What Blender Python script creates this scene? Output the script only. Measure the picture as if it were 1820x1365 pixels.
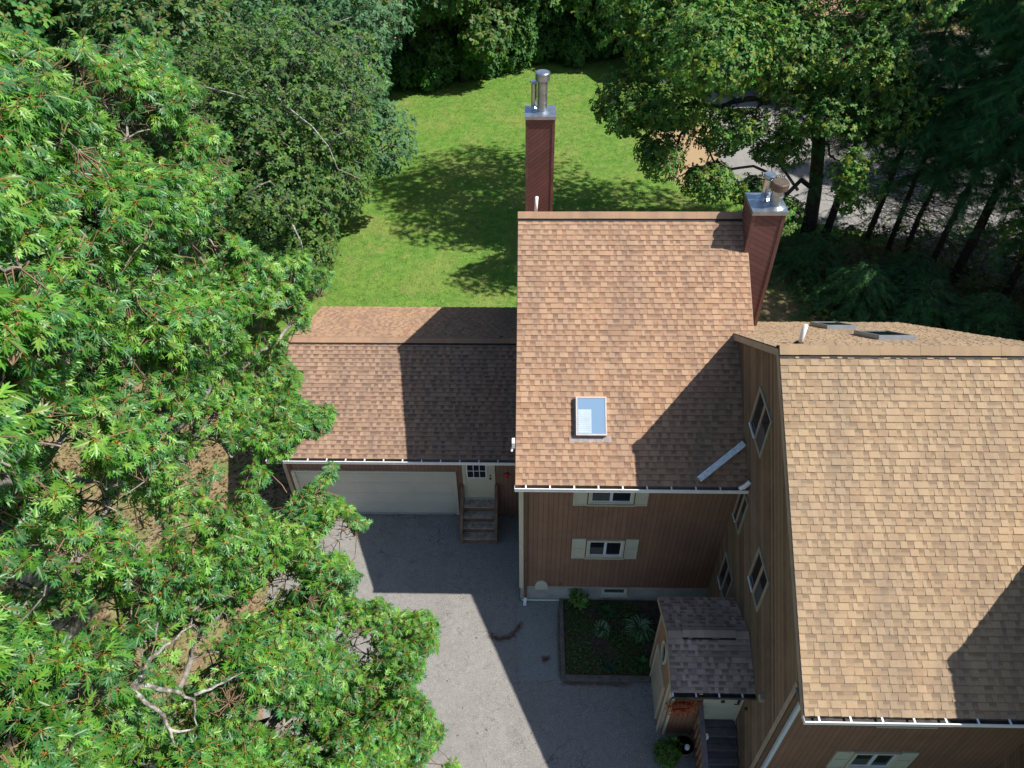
import bpy, math, random
import numpy as np
from mathutils import Vector, Matrix
R=math.radians
for o in list(bpy.data.objects): bpy.data.objects.remove(o)
sc=bpy.context.scene; C=sc.collection
# ------------------------------------------------------------------ camera
F=1332.47; PITCH=R(43.108); ROLL=R(-0.854); YAW=R(1.779); CZ=19.693
def _axes():
    fw=np.array([0,math.cos(PITCH),-math.sin(PITCH)]); rt=np.array([1,0,0.]); up=np.cross(rt,fw)
    c,s=math.cos(YAW),math.sin(YAW); Z=np.array([[c,-s,0],[s,c,0],[0,0,1]])
    fw,rt,up=Z@fw,Z@rt,Z@up; c,s=math.cos(ROLL),math.sin(ROLL)
    return rt*c+up*s, -rt*s+up*c, fw
RT,UP,FW=_axes(); CAM=np.array([0,0,CZ])
cam=bpy.data.cameras.new('camera'); co=bpy.data.objects.new('camera',cam); C.objects.link(co); sc.camera=co
co.matrix_world=Matrix(((RT[0],UP[0],-FW[0],0),(RT[1],UP[1],-FW[1],0),(RT[2],UP[2],-FW[2],CZ),(0,0,0,1)))
cam.sensor_width=36; cam.lens=F/1820*36; cam.clip_end=2000; cam.clip_start=.1
# ------------------------------------------------------------------ light
w=bpy.data.worlds.new('World'); sc.world=w; w.use_nodes=True
nt=w.node_tree; sky=nt.nodes.new('ShaderNodeTexSky'); sky.sky_type='NISHITA'; sky.sun_disc=False
SD=Vector((.735,-.125,1.0)).normalized()
sky.sun_elevation=math.asin(SD.z); sky.sun_rotation=math.atan2(SD.x,SD.y)
nt.links.new(sky.outputs[0],nt.nodes['Background'].inputs[0]); nt.nodes['Background'].inputs[1].default_value=.088; sky.ozone_density=1.6
sl=bpy.data.lights.new('sun','SUN'); so=bpy.data.objects.new('sun',sl); C.objects.link(so)
sl.energy=4.9; sl.angle=R(.5); sl.color=(1,.95,.87); so.rotation_euler=SD.to_track_quat('Z','Y').to_euler(); so.location=(30,-5,45)
sc.view_settings.view_transform='Standard'; sc.view_settings.look='None'; sc.view_settings.exposure=.68; sc.view_settings.gamma=1
sc.render.engine='CYCLES'
try:
    sc.cycles.max_bounces=6; sc.cycles.transparent_max_bounces=4; sc.cycles.diffuse_bounces=3; sc.cycles.glossy_bounces=3; sc.cycles.transmission_bounces=3
except Exception: pass
# ------------------------------------------------------------------ unprojection (photo pixel -> world point on a plane)
def rayd(u,v): return FW+RT*(u-910)/F-UP*(v-682.5)/F
def at(u,v,z=0.):
    d=rayd(u,v); return CAM+d*((z-CZ)/d[2])
def at_y(u,v,y):
    d=rayd(u,v); return CAM+d*(y/d[1])
def at_x(u,v,x):
    d=rayd(u,v); return CAM+d*(x/d[0])
def at_d(u,v,D):
    d=rayd(u,v); return CAM+d*(D/np.linalg.norm(d))
# ------------------------------------------------------------------ materials
def nodes(name):
    m=bpy.data.materials.new(name); m.use_nodes=True; t=m.node_tree; return m,t,t.nodes['Principled BSDF']
def N(t,k,**kw):
    n=t.nodes.new(k)
    for a,b in kw.items(): setattr(n,a,b)
    return n
def mth(t,op,a,b=None,c=None,clamp=False):
    n=N(t,'ShaderNodeMath',operation=op,use_clamp=clamp)
    for i,x in enumerate((a,b,c)):
        if x is None: continue
        if isinstance(x,(int,float)): n.inputs[i].default_value=x
        else: t.links.new(x,n.inputs[i])
    return n.outputs[0]
def mixc(t,f,a,b,bt='MIX'):
    n=N(t,'ShaderNodeMix',data_type='RGBA',blend_type=bt)
    for i,x in ((0,f),(6,a),(7,b)):
        if isinstance(x,(int,float)): n.inputs[i].default_value=x
        elif isinstance(x,tuple): n.inputs[i].default_value=(*x,1)
        else: t.links.new(x,n.inputs[i])
    return n.outputs[2]
def noise(t,vec,scale,detail=4,rough=.6,dist=0.):
    n=N(t,'ShaderNodeTexNoise'); n.inputs['Scale'].default_value=scale; n.inputs['Detail'].default_value=detail
    n.inputs['Roughness'].default_value=rough; n.inputs['Distortion'].default_value=dist
    if vec is not None: t.links.new(vec,n.inputs['Vector'])
    return n.outputs[0]
def ramp(t,f,stops):
    n=N(t,'ShaderNodeValToRGB'); e=n.color_ramp.elements
    while len(e)<len(stops): e.new(.5)
    for k,(p,c) in zip(e,stops): k.position=p; k.color=(*c,1) if isinstance(c,tuple) else (c,c,c,1)
    t.links.new(f,n.inputs[0]); return n.outputs[0]
def pos(t): return N(t,'ShaderNodeNewGeometry').outputs['Position']
def bump(t,b,h,s=.3,d=.02):
    n=N(t,'ShaderNodeBump'); n.inputs['Strength'].default_value=s; n.inputs['Distance'].default_value=d
    t.links.new(h,n.inputs['Height']); t.links.new(n.outputs[0],b.inputs['Normal'])
def plain(name,c,rough=.6,metal=0,var=.15,vs=6,bmp=0,spec=.5,emit=None):
    m,t,b=nodes(name); p=pos(t); n=noise(t,p,vs,5,.65)
    lo=tuple(x*(1-var*1.6) for x in c); hi=tuple(min(1,x*(1+var)) for x in c)
    t.links.new(ramp(t,n,[(.3,lo),(.7,hi)]),b.inputs['Base Color'])
    b.inputs['Roughness'].default_value=rough; b.inputs['Metallic'].default_value=metal; b.inputs['Specular IOR Level'].default_value=spec
    if bmp: bump(t,b,noise(t,p,vs*8,4,.7),bmp,.01)
    if emit: b.inputs['Emission Color'].default_value=(*emit[0],1); b.inputs['Emission Strength'].default_value=emit[1]
    return m
def boards(name,c,direction,pitch,groove=.08,var=.2,dark=.35,rough=.75,streak=1.,wk=.14):
    """stained boards: grooves where dot(P,direction) crosses a multiple of pitch, with per-board tone and grain"""
    m,t,b=nodes(name); p=pos(t)
    d=N(t,'ShaderNodeVectorMath',operation='DOT_PRODUCT'); t.links.new(p,d.inputs[0]); d.inputs[1].default_value=direction
    q=mth(t,'DIVIDE',d.outputs['Value'],pitch); fr=mth(t,'FRACT',q); fl=mth(t,'FLOOR',q)
    g=mth(t,'LESS_THAN',fr,groove)
    wn=N(t,'ShaderNodeTexWhiteNoise',noise_dimensions='1D'); t.links.new(fl,wn.inputs['W'])
    # grain stretched along the board
    mp=N(t,'ShaderNodeMapping'); t.links.new(p,mp.inputs[0])
    dx_,dy_,dz_=direction; ang=math.atan2(-dz_,abs(dx_)+abs(dy_)) if abs(dz_)<.75 else math.atan2(-dz_,abs(dx_)+abs(dy_))
    mp.inputs['Rotation'].default_value=(-ang if abs(dy_)>abs(dx_) else 0, ang if abs(dx_)>=abs(dy_) else 0,0); mp.inputs['Scale'].default_value=(40,40,1.5)
    gr=noise(t,mp.outputs[0],1,5,.7); big=noise(t,p,.9,6,.75,.6)
    f=mth(t,'ADD',mth(t,'MULTIPLY',gr,.50*streak),mth(t,'ADD',mth(t,'ADD',mth(t,'MULTIPLY',wn.outputs[0],wk),.15-wk/2),mth(t,'MULTIPLY',big,.75)))
    base=ramp(t,f,[(.45,tuple(x*(1-var*1.3) for x in c)),(1.05,tuple(x*(1+var*1.3) for x in c))])
    col=mixc(t,mth(t,'MULTIPLY',g,1-dark),base,tuple(x*.3 for x in c))
    t.links.new(col,b.inputs['Base Color']); b.inputs['Roughness'].default_value=rough; b.inputs['Specular IOR Level'].default_value=.3
    bump(t,b,mth(t,'SUBTRACT',mth(t,'MULTIPLY',gr,.15),g),.5,.006)
    return m
def attr_mat(name,rough=.9,gran=.25,spec=.2,leaf=False,stain=0.,trans=.3):
    m,t,b=nodes(name); a=N(t,'ShaderNodeAttribute',attribute_name='Col'); c=a.outputs['Color']; p=pos(t)
    if gran:
        n=noise(t,p,140,2,.7); c=mixc(t,gran,c,ramp(t,n,[(.3,0.),(.7,1.)]),'OVERLAY')
    if stain:
        mp=N(t,'ShaderNodeMapping'); t.links.new(p,mp.inputs[0]); mp.inputs['Scale'].default_value=(1.3,.35,.35)
        n=noise(t,mp.outputs[0],1.2,5,.65); c=mixc(t,mth(t,'MULTIPLY',ramp(t,n,[(.42,0.),(.68,1.)]),stain),c,(.125,.105,.095),'MIX')
    t.links.new(c,b.inputs['Base Color']); b.inputs['Roughness'].default_value=rough; b.inputs['Specular IOR Level'].default_value=spec
    if leaf:
        out=t.nodes['Material Output']; tr=N(t,'ShaderNodeBsdfTranslucent'); mx=N(t,'ShaderNodeMixShader')
        mx.inputs[0].default_value=trans
        t.links.new(mixc(t,1.,c,(1.,1.3,.5),'MULTIPLY'),tr.inputs[0])
        t.links.new(b.outputs[0],mx.inputs[1]); t.links.new(tr.outputs[0],mx.inputs[2]); t.links.new(mx.outputs[0],out.inputs[0])
    return m
M={}
M['shingle']=attr_mat('shingle',.95,.3,.15,stain=.40)
M['leaf']=attr_mat('oak_leaf',.42,0,.5,leaf=True,trans=.34)
M['leaf_dull']=attr_mat('dull_leaf',.55,0,.3,leaf=True,trans=.33)
M['needle']=attr_mat('needle',.6,0,.3,leaf=True,trans=.15)
M['siding']=boards('brown_siding',(.205,.118,.080),(1,0,0),.127,.11,.22)
M['siding_side']=boards('olive_brown_siding',(.165,.118,.075),(0,0.707,-.707),.11,.15,.34,wk=.5)
M['chim_a']=boards('diagonal_siding_rising',(.150,.066,.056),(.64,.2,-.77),.115,.13,.28)
M['chim_b']=boards('diagonal_siding_falling',(.150,.066,.056),(.45,.2,.86),.13,.13,.28)
M['red_trim']=plain('red_brown_trim',(.15,.068,.058),.6,var=.25,vs=3)
M['cream']=plain('cream_paint',(.50,.47,.36),.5,var=.06,vs=4)
M['shutter']=plain('shutter_paint',(.46,.47,.38),.5,var=.05,vs=4)
M['white']=plain('white_metal',(.75,.75,.76),.35,var=.08,vs=8)
M['pvc']=plain('white_plastic',(.8,.8,.8),.4,var=.04)
M['gutter_in']=plain('gutter_inside',(.05,.048,.045),.9,var=.5,vs=5)
M['galv']=plain('galvanised_steel',(.42,.47,.52),.28,metal=.85,var=.15,vs=5)
M['steel']=plain('stainless_flue',(.62,.64,.66),.18,metal=1,var=.12,vs=9)
M['rusty']=plain('weathered_flue',(.16,.12,.09),.5,metal=.5,var=.3,vs=9)
M['black']=plain('black_vent',(.02,.018,.018),.8)
M['trim_grey']=plain('grey_green_trim',(.17,.175,.15),.6,var=.1,vs=3)
M['trim_green']=plain('grey_green_paint',(.27,.28,.22),.6,var=.1,vs=3)
M['trim_tan']=plain('weathered_tan_trim',(.33,.27,.20),.7,var=.15,vs=3)
M['brown_trim']=plain('brown_trim',(.12,.065,.04),.65,var=.2,vs=3)
M['concrete']=plain('concrete',(.33,.33,.30),.9,var=.15,vs=3,bmp=.3)
M['deck']=plain('weathered_deck',(.36,.31,.25),.85,var=.4,vs=7,bmp=.3)
M['deck_brown']=plain('brown_wood',(.17,.10,.06),.75,var=.3,vs=5)
M['deck_dark']=plain('dark_deck',(.10,.09,.095),.7,var=.25,vs=5)
M['bark']=plain('grey_bark',(.24,.22,.19),.9,var=.5,vs=9,bmp=.6)
M['bark_dark']=plain('dark_bark',(.07,.055,.045),.95,var=.4,vs=9,bmp=.6)
M['red']=plain('red_enamel',(.45,.03,.02),.4)
M['brass']=plain('dark_brass',(.10,.08,.05),.4,metal=.7)
M['lamp_glow']=plain('lamp_bulb',(.9,.7,.4),.4,emit=((1,.6,.25),3))
M['soil']=plain('bare_soil',(.075,.052,.035),.95,var=.4,vs=9,bmp=.6)
M['timber']=plain('border_timber',(.13,.115,.095),.85,var=.3,vs=6)
M['screen']=plain('insect_screen',(.06,.065,.07),.7,var=.3,vs=30)
M['sash']=plain('pale_blue_sash',(.55,.62,.68),.4,var=.05)
def glassy(name,c,rough=.06,spec=.7):
    m,t,b=nodes(name); b.inputs['Base Color'].default_value=(*c,1); b.inputs['Roughness'].default_value=rough; b.inputs['Specular IOR Level'].default_value=spec
    p=pos(t); bump(t,b,noise(t,p,2,2),.05,.01); return m
M['glass']=glassy('window_glass',(.012,.016,.02),.07)
M['sky_glass']=glassy('skylight_glass',(.17,.27,.40),.05,1.)  # blue base colour stands in for sky reflected in the glass
# ------------------------------------------------------------------ mesh builder
class MB:
    def __init__(s): s.v=[];s.f=[];s.m=[];s.c=[];s.col=False
    def poly(s,pts,mi=0,col=None):
        n=len(s.v); s.v+= [tuple(map(float,p)) for p in pts]; s.f.append(tuple(range(n,n+len(pts)))); s.m.append(mi)
        s.c.append(col); s.col|=col is not None
    def box(s,x0,x1,y0,y1,z0,z1,mi=0,col=None):
        a=[(x0,y0,z0),(x1,y0,z0),(x1,y1,z0),(x0,y1,z0),(x0,y0,z1),(x1,y0,z1),(x1,y1,z1),(x0,y1,z1)]
        for q in ((3,2,1,0),(4,5,6,7),(0,1,5,4),(1,2,6,5),(2,3,7,6),(3,0,4,7)): s.poly([a[i] for i in q],mi,col)
    def obox(s,c,ax,ay,az,hx,hy,hz,mi=0):
        c=np.array(c);ax,ay,az=[np.array(k,float) for k in (ax,ay,az)]
        a=[c+ax*hx*i+ay*hy*j+az*hz*k for k in(-1,1) for j in(-1,1) for i in(-1,1)]
        for q in ((2,3,1,0),(4,5,7,6),(0,1,5,4),(1,3,7,5),(3,2,6,7),(2,0,4,6)): s.poly([a[i] for i in q],mi)
    def prism(s,prof,x0,x1,mi=0):  # prof: (y,z) loop, extruded along x
        A=[(x0,y,z) for y,z in prof];B=[(x1,y,z) for y,z in prof];n=len(prof)
        s.poly(A[::-1],mi);s.poly(B,mi)
        for i in range(n): j=(i+1)%n; s.poly([A[i],A[j],B[j],B[i]],mi)
    def tube(s,pts,rad,n=8,mi=0,cap=True,col=None):
        pts=[np.array(p,float) for p in pts]
        if isinstance(rad,(int,float)): rad=[rad]*len(pts)
        rings=[];t0=None
        for i,p in enumerate(pts):
            d=pts[min(i+1,len(pts)-1)]-pts[max(i-1,0)]; d=d/(np.linalg.norm(d)+1e-9)
            if t0 is None: t0=np.cross(d,(0,0,1) if abs(d[2])<.9 else (1,0,0))
            a=t0-d*(t0@d); a/=np.linalg.norm(a)+1e-9; b=np.cross(d,a); t0=a
            rings.append([p+rad[i]*(a*math.cos(2*math.pi*k/n)+b*math.sin(2*math.pi*k/n)) for k in range(n)])
        base=len(s.v)
        for r in rings: s.v+=[tuple(q) for q in r]
        for i in range(len(rings)-1):
            for k in range(n):
                a=base+i*n+k;b=base+i*n+(k+1)%n
                s.f.append((a,b,b+n,a+n));s.m.append(mi);s.c.append(col)
        if cap:
            s.f.append(tuple(base+k for k in range(n))[::-1]);s.m.append(mi);s.c.append(col)
            e=base+(len(rings)-1)*n; s.f.append(tuple(e+k for k in range(n)));s.m.append(mi);s.c.append(col)
    def build(s,name,mats,parent=None,smooth=False,base=None,bevel=0):
        if not isinstance(mats,(list,tuple)): mats=[mats]
        off=np.array(base if base is not None else (root_loc(parent) if parent else (0,0,0)),float)
        me=bpy.data.meshes.new(name); me.from_pydata([tuple(np.array(p)-off) for p in s.v],[],s.f)
        for m in mats: me.materials.append(M[m] if isinstance(m,str) else m)
        me.polygons.foreach_set('material_index',s.m)
        if smooth: me.polygons.foreach_set('use_smooth',[True]*len(s.f))
        if s.col:
            ca=me.color_attributes.new('Col','FLOAT_COLOR','CORNER'); arr=[]
            for f,c in zip(s.f,s.c):
                c=c or (.3,.3,.3)
                if isinstance(c[0],(tuple,list)): 
                    for k in c: arr+= [*k,1]
                else: arr+= [*c,1]*len(f)
            ca.data.foreach_set('color',arr)
        me.update()
        o=bpy.data.objects.new(name,me); C.objects.link(o)
        if parent: o.parent=parent
        else: o.location=off
        if bevel:
            b=o.modifiers.new('bevel','BEVEL'); b.width=bevel; b.segments=2; b.limit_method='ANGLE'
        return o
def root_loc(o):
    while o.parent: o=o.parent
    return tuple(o.location)
def tag(o,label=None,cat=None,group=None,kind=None):
    for k,v in (('label',label),('category',cat),('group',group),('kind',kind)):
        if v: o[k]=v
    return o
def thing(name,loc,label,cat,group=None):
    o=bpy.data.objects.new(name,None); o.location=loc; o.empty_display_size=.3; C.objects.link(o); return tag(o,label,cat,group)
def copy_tree(o,parent=None):
    c=o.copy(); C.objects.link(c)
    if parent: c.parent=parent
    for ch in list(o.children): copy_tree(ch,c)
    return c
def tri_mesh(name,V,T,col,mats,parent=None,mi=None,base=None):
    off=np.array(base if base is not None else (root_loc(parent) if parent else (0,0,0)),float)
    me=bpy.data.meshes.new(name); V=(V-off).astype(np.float32); T=T.astype(np.int32); nf=len(T)
    me.vertices.add(len(V)); me.vertices.foreach_set('co',V.ravel())
    me.loops.add(nf*3); me.loops.foreach_set('vertex_index',T.ravel())
    me.polygons.add(nf); me.polygons.foreach_set('loop_start',np.arange(0,nf*3,3,dtype=np.int32)); me.polygons.foreach_set('loop_total',np.full(nf,3,np.int32))
    for m in mats: me.materials.append(M[m])
    me.update(calc_edges=True)
    if col is not None:
        ca=me.color_attributes.new('Col','FLOAT_COLOR','POINT'); c=np.ones((len(V),4),np.float32); c[:,:3]=np.clip(col,0,1); ca.data.foreach_set('color',c.ravel())
    o=bpy.data.objects.new(name,me); C.objects.link(o)
    if parent: o.parent=parent
    else: o.location=off
    return o
#==CUT1==
# ------------------------------------------------------------------ ground
def sheet(name,poly,z,mat,kind='structure',label=None,cat=None,th=0):
    mb=MB(); mb.poly([(x,y,z) for x,y in poly]); o=mb.build(name,mat,base=(0,0,0)); tag(o,label,cat,None,kind); return o
def mat_ground():
    m,t,b=nodes('lawn_and_forest_floor'); p=pos(t)
    n1=noise(t,p,.35,5,.6); n2=noise(t,p,2.2,5,.7); n3=noise(t,p,16,3,.8); n4=noise(t,p,60,2,.8)
    g=ramp(t,mth(t,'ADD',mth(t,'MULTIPLY',n2,.5),mth(t,'MULTIPLY',n3,.5)),[(.34,(.042,.110,.018)),(.5,(.102,.205,.034)),(.66,(.190,.285,.058))])
    g=mixc(t,ramp(t,n1,[(.45,0.),(.7,.5)]),g,(.24,.235,.075)); g=mixc(t,ramp(t,noise(t,p,.9,6,.75,1.),[(.54,0.),(.66,.5)]),g,(.27,.22,.10)); g=mixc(t,ramp(t,noise(t,p,1.7,4,.6),[(.52,0.),(.66,.5)]),g,(.07,.15,.03))
    g=mixc(t,.75,g,ramp(t,noise(t,p,26,3,.85),[(.36,.12),(.64,.9)]),'OVERLAY')
    d=ramp(t,mth(t,'ADD',mth(t,'MULTIPLY',n2,.5),mth(t,'MULTIPLY',n3,.5)),[(.33,(.08,.055,.03)),(.5,(.24,.17,.10)),(.66,(.36,.27,.165))])
    # forest floor west and beyond the tree line, lawn in the middle
    sx=N(t,'ShaderNodeSeparateXYZ'); t.links.new(p,sx.inputs[0]); X,Y=sx.outputs[0],sx.outputs[1]
    wob=mth(t,'MULTIPLY',mth(t,'SUBTRACT',noise(t,p,.5,4,.6),.5),6)
    west=mth(t,'LESS_THAN',mth(t,'ADD',X,mth(t,'MULTIPLY',wob,.4)),mth(t,'SUBTRACT',mth(t,'MULTIPLY',mth(t,'MAXIMUM',mth(t,'SUBTRACT',Y,15.),0.),-.6),5.6))
    wsel=mth(t,'MULTIPLY',west,mth(t,'LESS_THAN',mth(t,'ADD',Y,mth(t,'MULTIPLY',wob,1.6)),25))
    far=mth(t,'GREATER_THAN',mth(t,'ADD',Y,wob),58); east=mth(t,'MULTIPLY',mth(t,'GREATER_THAN',mth(t,'ADD',X,mth(t,'MULTIPLY',wob,.5)),9.5),mth(t,'LESS_THAN',Y,31))
    sel=mth(t,'MAXIMUM',mth(t,'MAXIMUM',wsel,far),east)
    sel=mth(t,'MULTIPLY',sel,ramp(t,noise(t,p,.9,4,.7),[(.35,.35),(.55,1.)]))
    c=mixc(t,sel,g,d)
    # dry worn patch at the edge of the parking area
    dx=mth(t,'DIVIDE',mth(t,'SUBTRACT',X,9.1),2.6); dy=mth(t,'DIVIDE',mth(t,'SUBTRACT',Y,40.6),4.6)
    rr=mth(t,'ADD',mth(t,'ADD',mth(t,'MULTIPLY',dx,dx),mth(t,'MULTIPLY',dy,dy)),mth(t,'MULTIPLY',wob,.22))
    c=mixc(t,ramp(t,rr,[(.55,1.),(1.15,0.)]),c,mixc(t,n3,(.26,.18,.10),(.42,.31,.19)))
    t.links.new(c,b.inputs['Base Color']); b.inputs['Roughness'].default_value=.95; b.inputs['Specular IOR Level'].default_value=.1
    bump(t,b,mth(t,'ADD',n3,mth(t,'MULTIPLY',n4,.5)),.6,.05); return m
def mat_asphalt(name,lo,hi,crack=1.,tint=0):
    m,t,b=nodes(name); p=pos(t); n=noise(t,p,42,3,.9); n2=noise(t,p,1.1,5,.6); n3=noise(t,p,7,4,.6)
    c=ramp(t,mth(t,'ADD',mth(t,'MULTIPLY',n,.65),mth(t,'ADD',mth(t,'MULTIPLY',n2,.25),mth(t,'MULTIPLY',n3,.1))),[(.40,lo),(.60,hi)])
    c=mixc(t,ramp(t,n2,[(.42,0.),(.72,.5)]),c,tuple(x*.7 for x in lo))
    mp=N(t,'ShaderNodeMapping'); t.links.new(p,mp.inputs[0]); mp.inputs['Scale'].default_value=(1.1,.22,1); mp.inputs['Rotation'].default_value=(0,0,.12)
    c=mixc(t,ramp(t,noise(t,mp.outputs[0],.8,6,.7,.8),[(.50,0.),(.72,.45)]),c,tuple(x*.45 for x in hi))
    c=mixc(t,ramp(t,noise(t,p,.55,7,.75,1.5),[(.50,0.),(.62,.07),(.75,.18)]),c,tuple(min(1,x*1.15) for x in hi))
    wp=N(t,'ShaderNodeVectorMath',operation='ADD'); t.links.new(p,wp.inputs[0]); nn=N(t,'ShaderNodeTexNoise'); nn.inputs['Scale'].default_value=1.6; nn.inputs['Detail'].default_value=6
    t.links.new(p,nn.inputs['Vector']); t.links.new(nn.outputs[1],wp.inputs[1])
    for sc_,th,am in ((.42,.005,.5),(2.3,.016,.34)):
        v=N(t,'ShaderNodeTexVoronoi',feature='DISTANCE_TO_EDGE'); v.inputs['Scale'].default_value=sc_; t.links.new(wp.outputs[0],v.inputs['Vector'])
        k=mth(t,'MULTIPLY',mth(t,'LESS_THAN',v.outputs[0],th),mth(t,'MULTIPLY',ramp(t,noise(t,p,.8,3),[(.42,0.),(.6,1.)]),am*crack))
        c=mixc(t,k,c,tuple(x*.3 for x in lo))
    t.links.new(c,b.inputs['Base Color']); b.inputs['Roughness'].default_value=.95; b.inputs['Specular IOR Level'].default_value=.2
    bump(t,b,n,.5,.008); return m
M['ground']=mat_ground(); M['asphalt']=mat_asphalt('old_asphalt',(.118,.116,.112),(.345,.330,.302))
M['asphalt_pale']=mat_asphalt('pale_asphalt',(.15,.165,.155),(.31,.33,.31),.5)
M['road']=mat_asphalt('parking_asphalt',(.16,.155,.15),(.32,.31,.30),.6)
mb=MB(); n=40; L=400
mb.poly([(-L,-L,0),(L,-L,0),(L,L,0),(-L,L,0)]); g=mb.build('ground','ground',base=(0,0,0)); tag(g,kind='structure')
sheet('driveway',[(-7.6,14.84),(-7.75,11.6),(-7.3,10.6),(-6.9,8.2),(-6.6,4),(-6.8,-6),(4.3,-6),(4.6,1.5),(5.1,6.3),(5.1,8.02),(3.38,8.02),(3.38,9.38),(.98,9.38),(.98,11.7),(-.24,11.7),(-.24,14.84)],.004,'asphalt')
sheet('walkway',[(-.28,11.68),(-.30,10.35),(-.22,9.3),(.96,9.34),(.96,11.70)],.008,'asphalt_pale')
rp=[(10.78,44.5),(10.6,42.7),(10.5,40.2),(10.8,38.5),(11.4,35.7),(13.2,33.4),(15.2,32.3),(17.1,31.6),(19.7,29.5),(21.6,27.4),(27,20),(60,20),(60,60),(13,60),(11.6,50)]
sheet('parking_area',rp,.004,'road')
# ------------------------------------------------------------------ roofs
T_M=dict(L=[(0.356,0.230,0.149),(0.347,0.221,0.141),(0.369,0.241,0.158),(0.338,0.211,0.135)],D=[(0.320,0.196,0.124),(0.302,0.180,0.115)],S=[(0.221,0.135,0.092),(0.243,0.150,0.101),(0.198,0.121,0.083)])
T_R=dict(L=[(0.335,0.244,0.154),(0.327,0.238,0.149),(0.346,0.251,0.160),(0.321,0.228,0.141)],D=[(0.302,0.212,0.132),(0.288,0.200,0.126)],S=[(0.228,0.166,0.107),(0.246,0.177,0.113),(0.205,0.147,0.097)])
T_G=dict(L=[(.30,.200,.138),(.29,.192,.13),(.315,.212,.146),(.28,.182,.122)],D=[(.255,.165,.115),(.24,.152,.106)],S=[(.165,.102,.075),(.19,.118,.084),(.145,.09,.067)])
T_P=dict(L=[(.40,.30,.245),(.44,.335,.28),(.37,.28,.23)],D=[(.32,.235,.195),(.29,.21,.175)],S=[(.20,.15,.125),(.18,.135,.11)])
def shingles(mb,x0,x1,ye,ze,yr,zr,seed,tn,expo=.143,x0r=None):
    rnd=random.Random(seed); dy,dz=yr-ye,zr-ze; L=math.hypot(dy,dz); uy,uz=dy/L,dz/L; ny,nz=-uz*(1 if dy>0 else -1),abs(uy)
    if dy<0: ny,nz=uz,abs(uy)
    def P(x,s,h): return (x,ye+uy*s+ny*h,ze+uz*s+nz*h)
    k=0; s=0.
    while s<L-.02:
        e=min(s+expo,L); wob=lambda: rnd.uniform(-.0015,.0015); x=x0; tab=rnd.random()<.5
        while x<x1-.001:
            wd=rnd.choice((.07,.09,.11,.13,.16,.20)) if tab else rnd.choice((.08,.11,.13,.16))
            xe=min(x+wd,x1); 
            if x1-xe<.04: xe=x1
            j=rnd.uniform(.955,1.045)
            if tab:
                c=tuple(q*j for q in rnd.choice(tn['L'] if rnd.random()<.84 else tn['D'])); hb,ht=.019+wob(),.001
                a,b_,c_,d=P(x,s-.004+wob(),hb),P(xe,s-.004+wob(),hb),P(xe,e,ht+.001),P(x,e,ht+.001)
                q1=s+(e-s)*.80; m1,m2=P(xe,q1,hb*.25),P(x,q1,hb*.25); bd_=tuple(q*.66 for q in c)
                mb.poly([a,b_,m1,m2],0,c); mb.poly([m2,m1,c_,d],0,(tuple(q*.9 for q in c),tuple(q*.9 for q in c),bd_,bd_)); mb.poly([P(x,s-.002,-.004),P(xe,s-.002,-.004),b_,a],0,tuple(q*.35 for q in c))  # printed dark band, with course-line shade painted into it and the butt face
                mb.poly([a,d,P(x,e,0),P(x,s,.004)],0,c); mb.poly([b_,c_,P(xe,e,0),P(xe,s,.004)],0,c)
            else:
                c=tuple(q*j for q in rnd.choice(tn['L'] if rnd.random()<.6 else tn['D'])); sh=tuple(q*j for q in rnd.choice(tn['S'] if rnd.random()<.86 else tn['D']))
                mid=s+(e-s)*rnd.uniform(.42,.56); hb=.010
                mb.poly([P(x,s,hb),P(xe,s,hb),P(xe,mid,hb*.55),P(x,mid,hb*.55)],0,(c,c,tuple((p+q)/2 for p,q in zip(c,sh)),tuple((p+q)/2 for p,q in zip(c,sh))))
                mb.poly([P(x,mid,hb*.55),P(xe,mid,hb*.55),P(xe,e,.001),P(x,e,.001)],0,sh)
                mb.poly([P(x,s,-.004),P(xe,s,-.004),P(xe,s,hb),P(x,s,hb)],0,tuple(q*.3 for q in c))
            x=xe; tab=not tab if rnd.random()<.9 else tab
        s+=expo; k+=1
def ridge_cap(mb,x0,x1,yr,zr,sf,sb,seed,tn,lift=.06,half=.15,step=.20,vent=True):
    rnd=random.Random(seed); x=x0
    while x<x1-.01:
        xe=min(x+step,x1); c=(lambda k:tuple(q*k for q in tn['L'][-1]))(rnd.uniform(.88,1.0)); o=rnd.uniform(-.003,.003)
        r=[(-half,-half*sf),(-half*.45,-half*.42*sf+.012),(0,.022),(half*.45,-half*.42*sb+.012),(half,-half*sb)]
        for a,b in zip(r,r[1:]): mb.poly([(x,yr+a[0],zr+lift+a[1]+o),(xe,yr+a[0],zr+lift+a[1]+o),(xe,yr+b[0],zr+lift+b[1]+o),(x,yr+b[0],zr+lift+b[1]+o)],0,c)
        x=xe
    if vent:
        for sg,sl_ in ((-1,sf),(1,sb)):
            y=yr+sg*(half-.006); z=zr-half*sl_; mb.poly([(x0,y,z-.01),(x1,y,z-.01),(x1,y,z+lift),(x0,y,z+lift)],1,(.01,.01,.01)); y2=yr+sg*(half+.03); z2=zr-(half+.03)*sl_; mb.poly([(x0,y,z+.022),(x1,y,z+.022),(x1,y2,z2+.022),(x0,y2,z2+.022)],1,(.01,.01,.01))  # flat black strip beside the vent paints the cap's shadow line
    for xx in (x0+.002,x1-.002): mb.poly([(xx,yr-half+.01,zr-half*sf),(xx,yr,zr+lift),(xx,yr+half-.01,zr-half*sb)],1,(.02,.015,.01))
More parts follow.
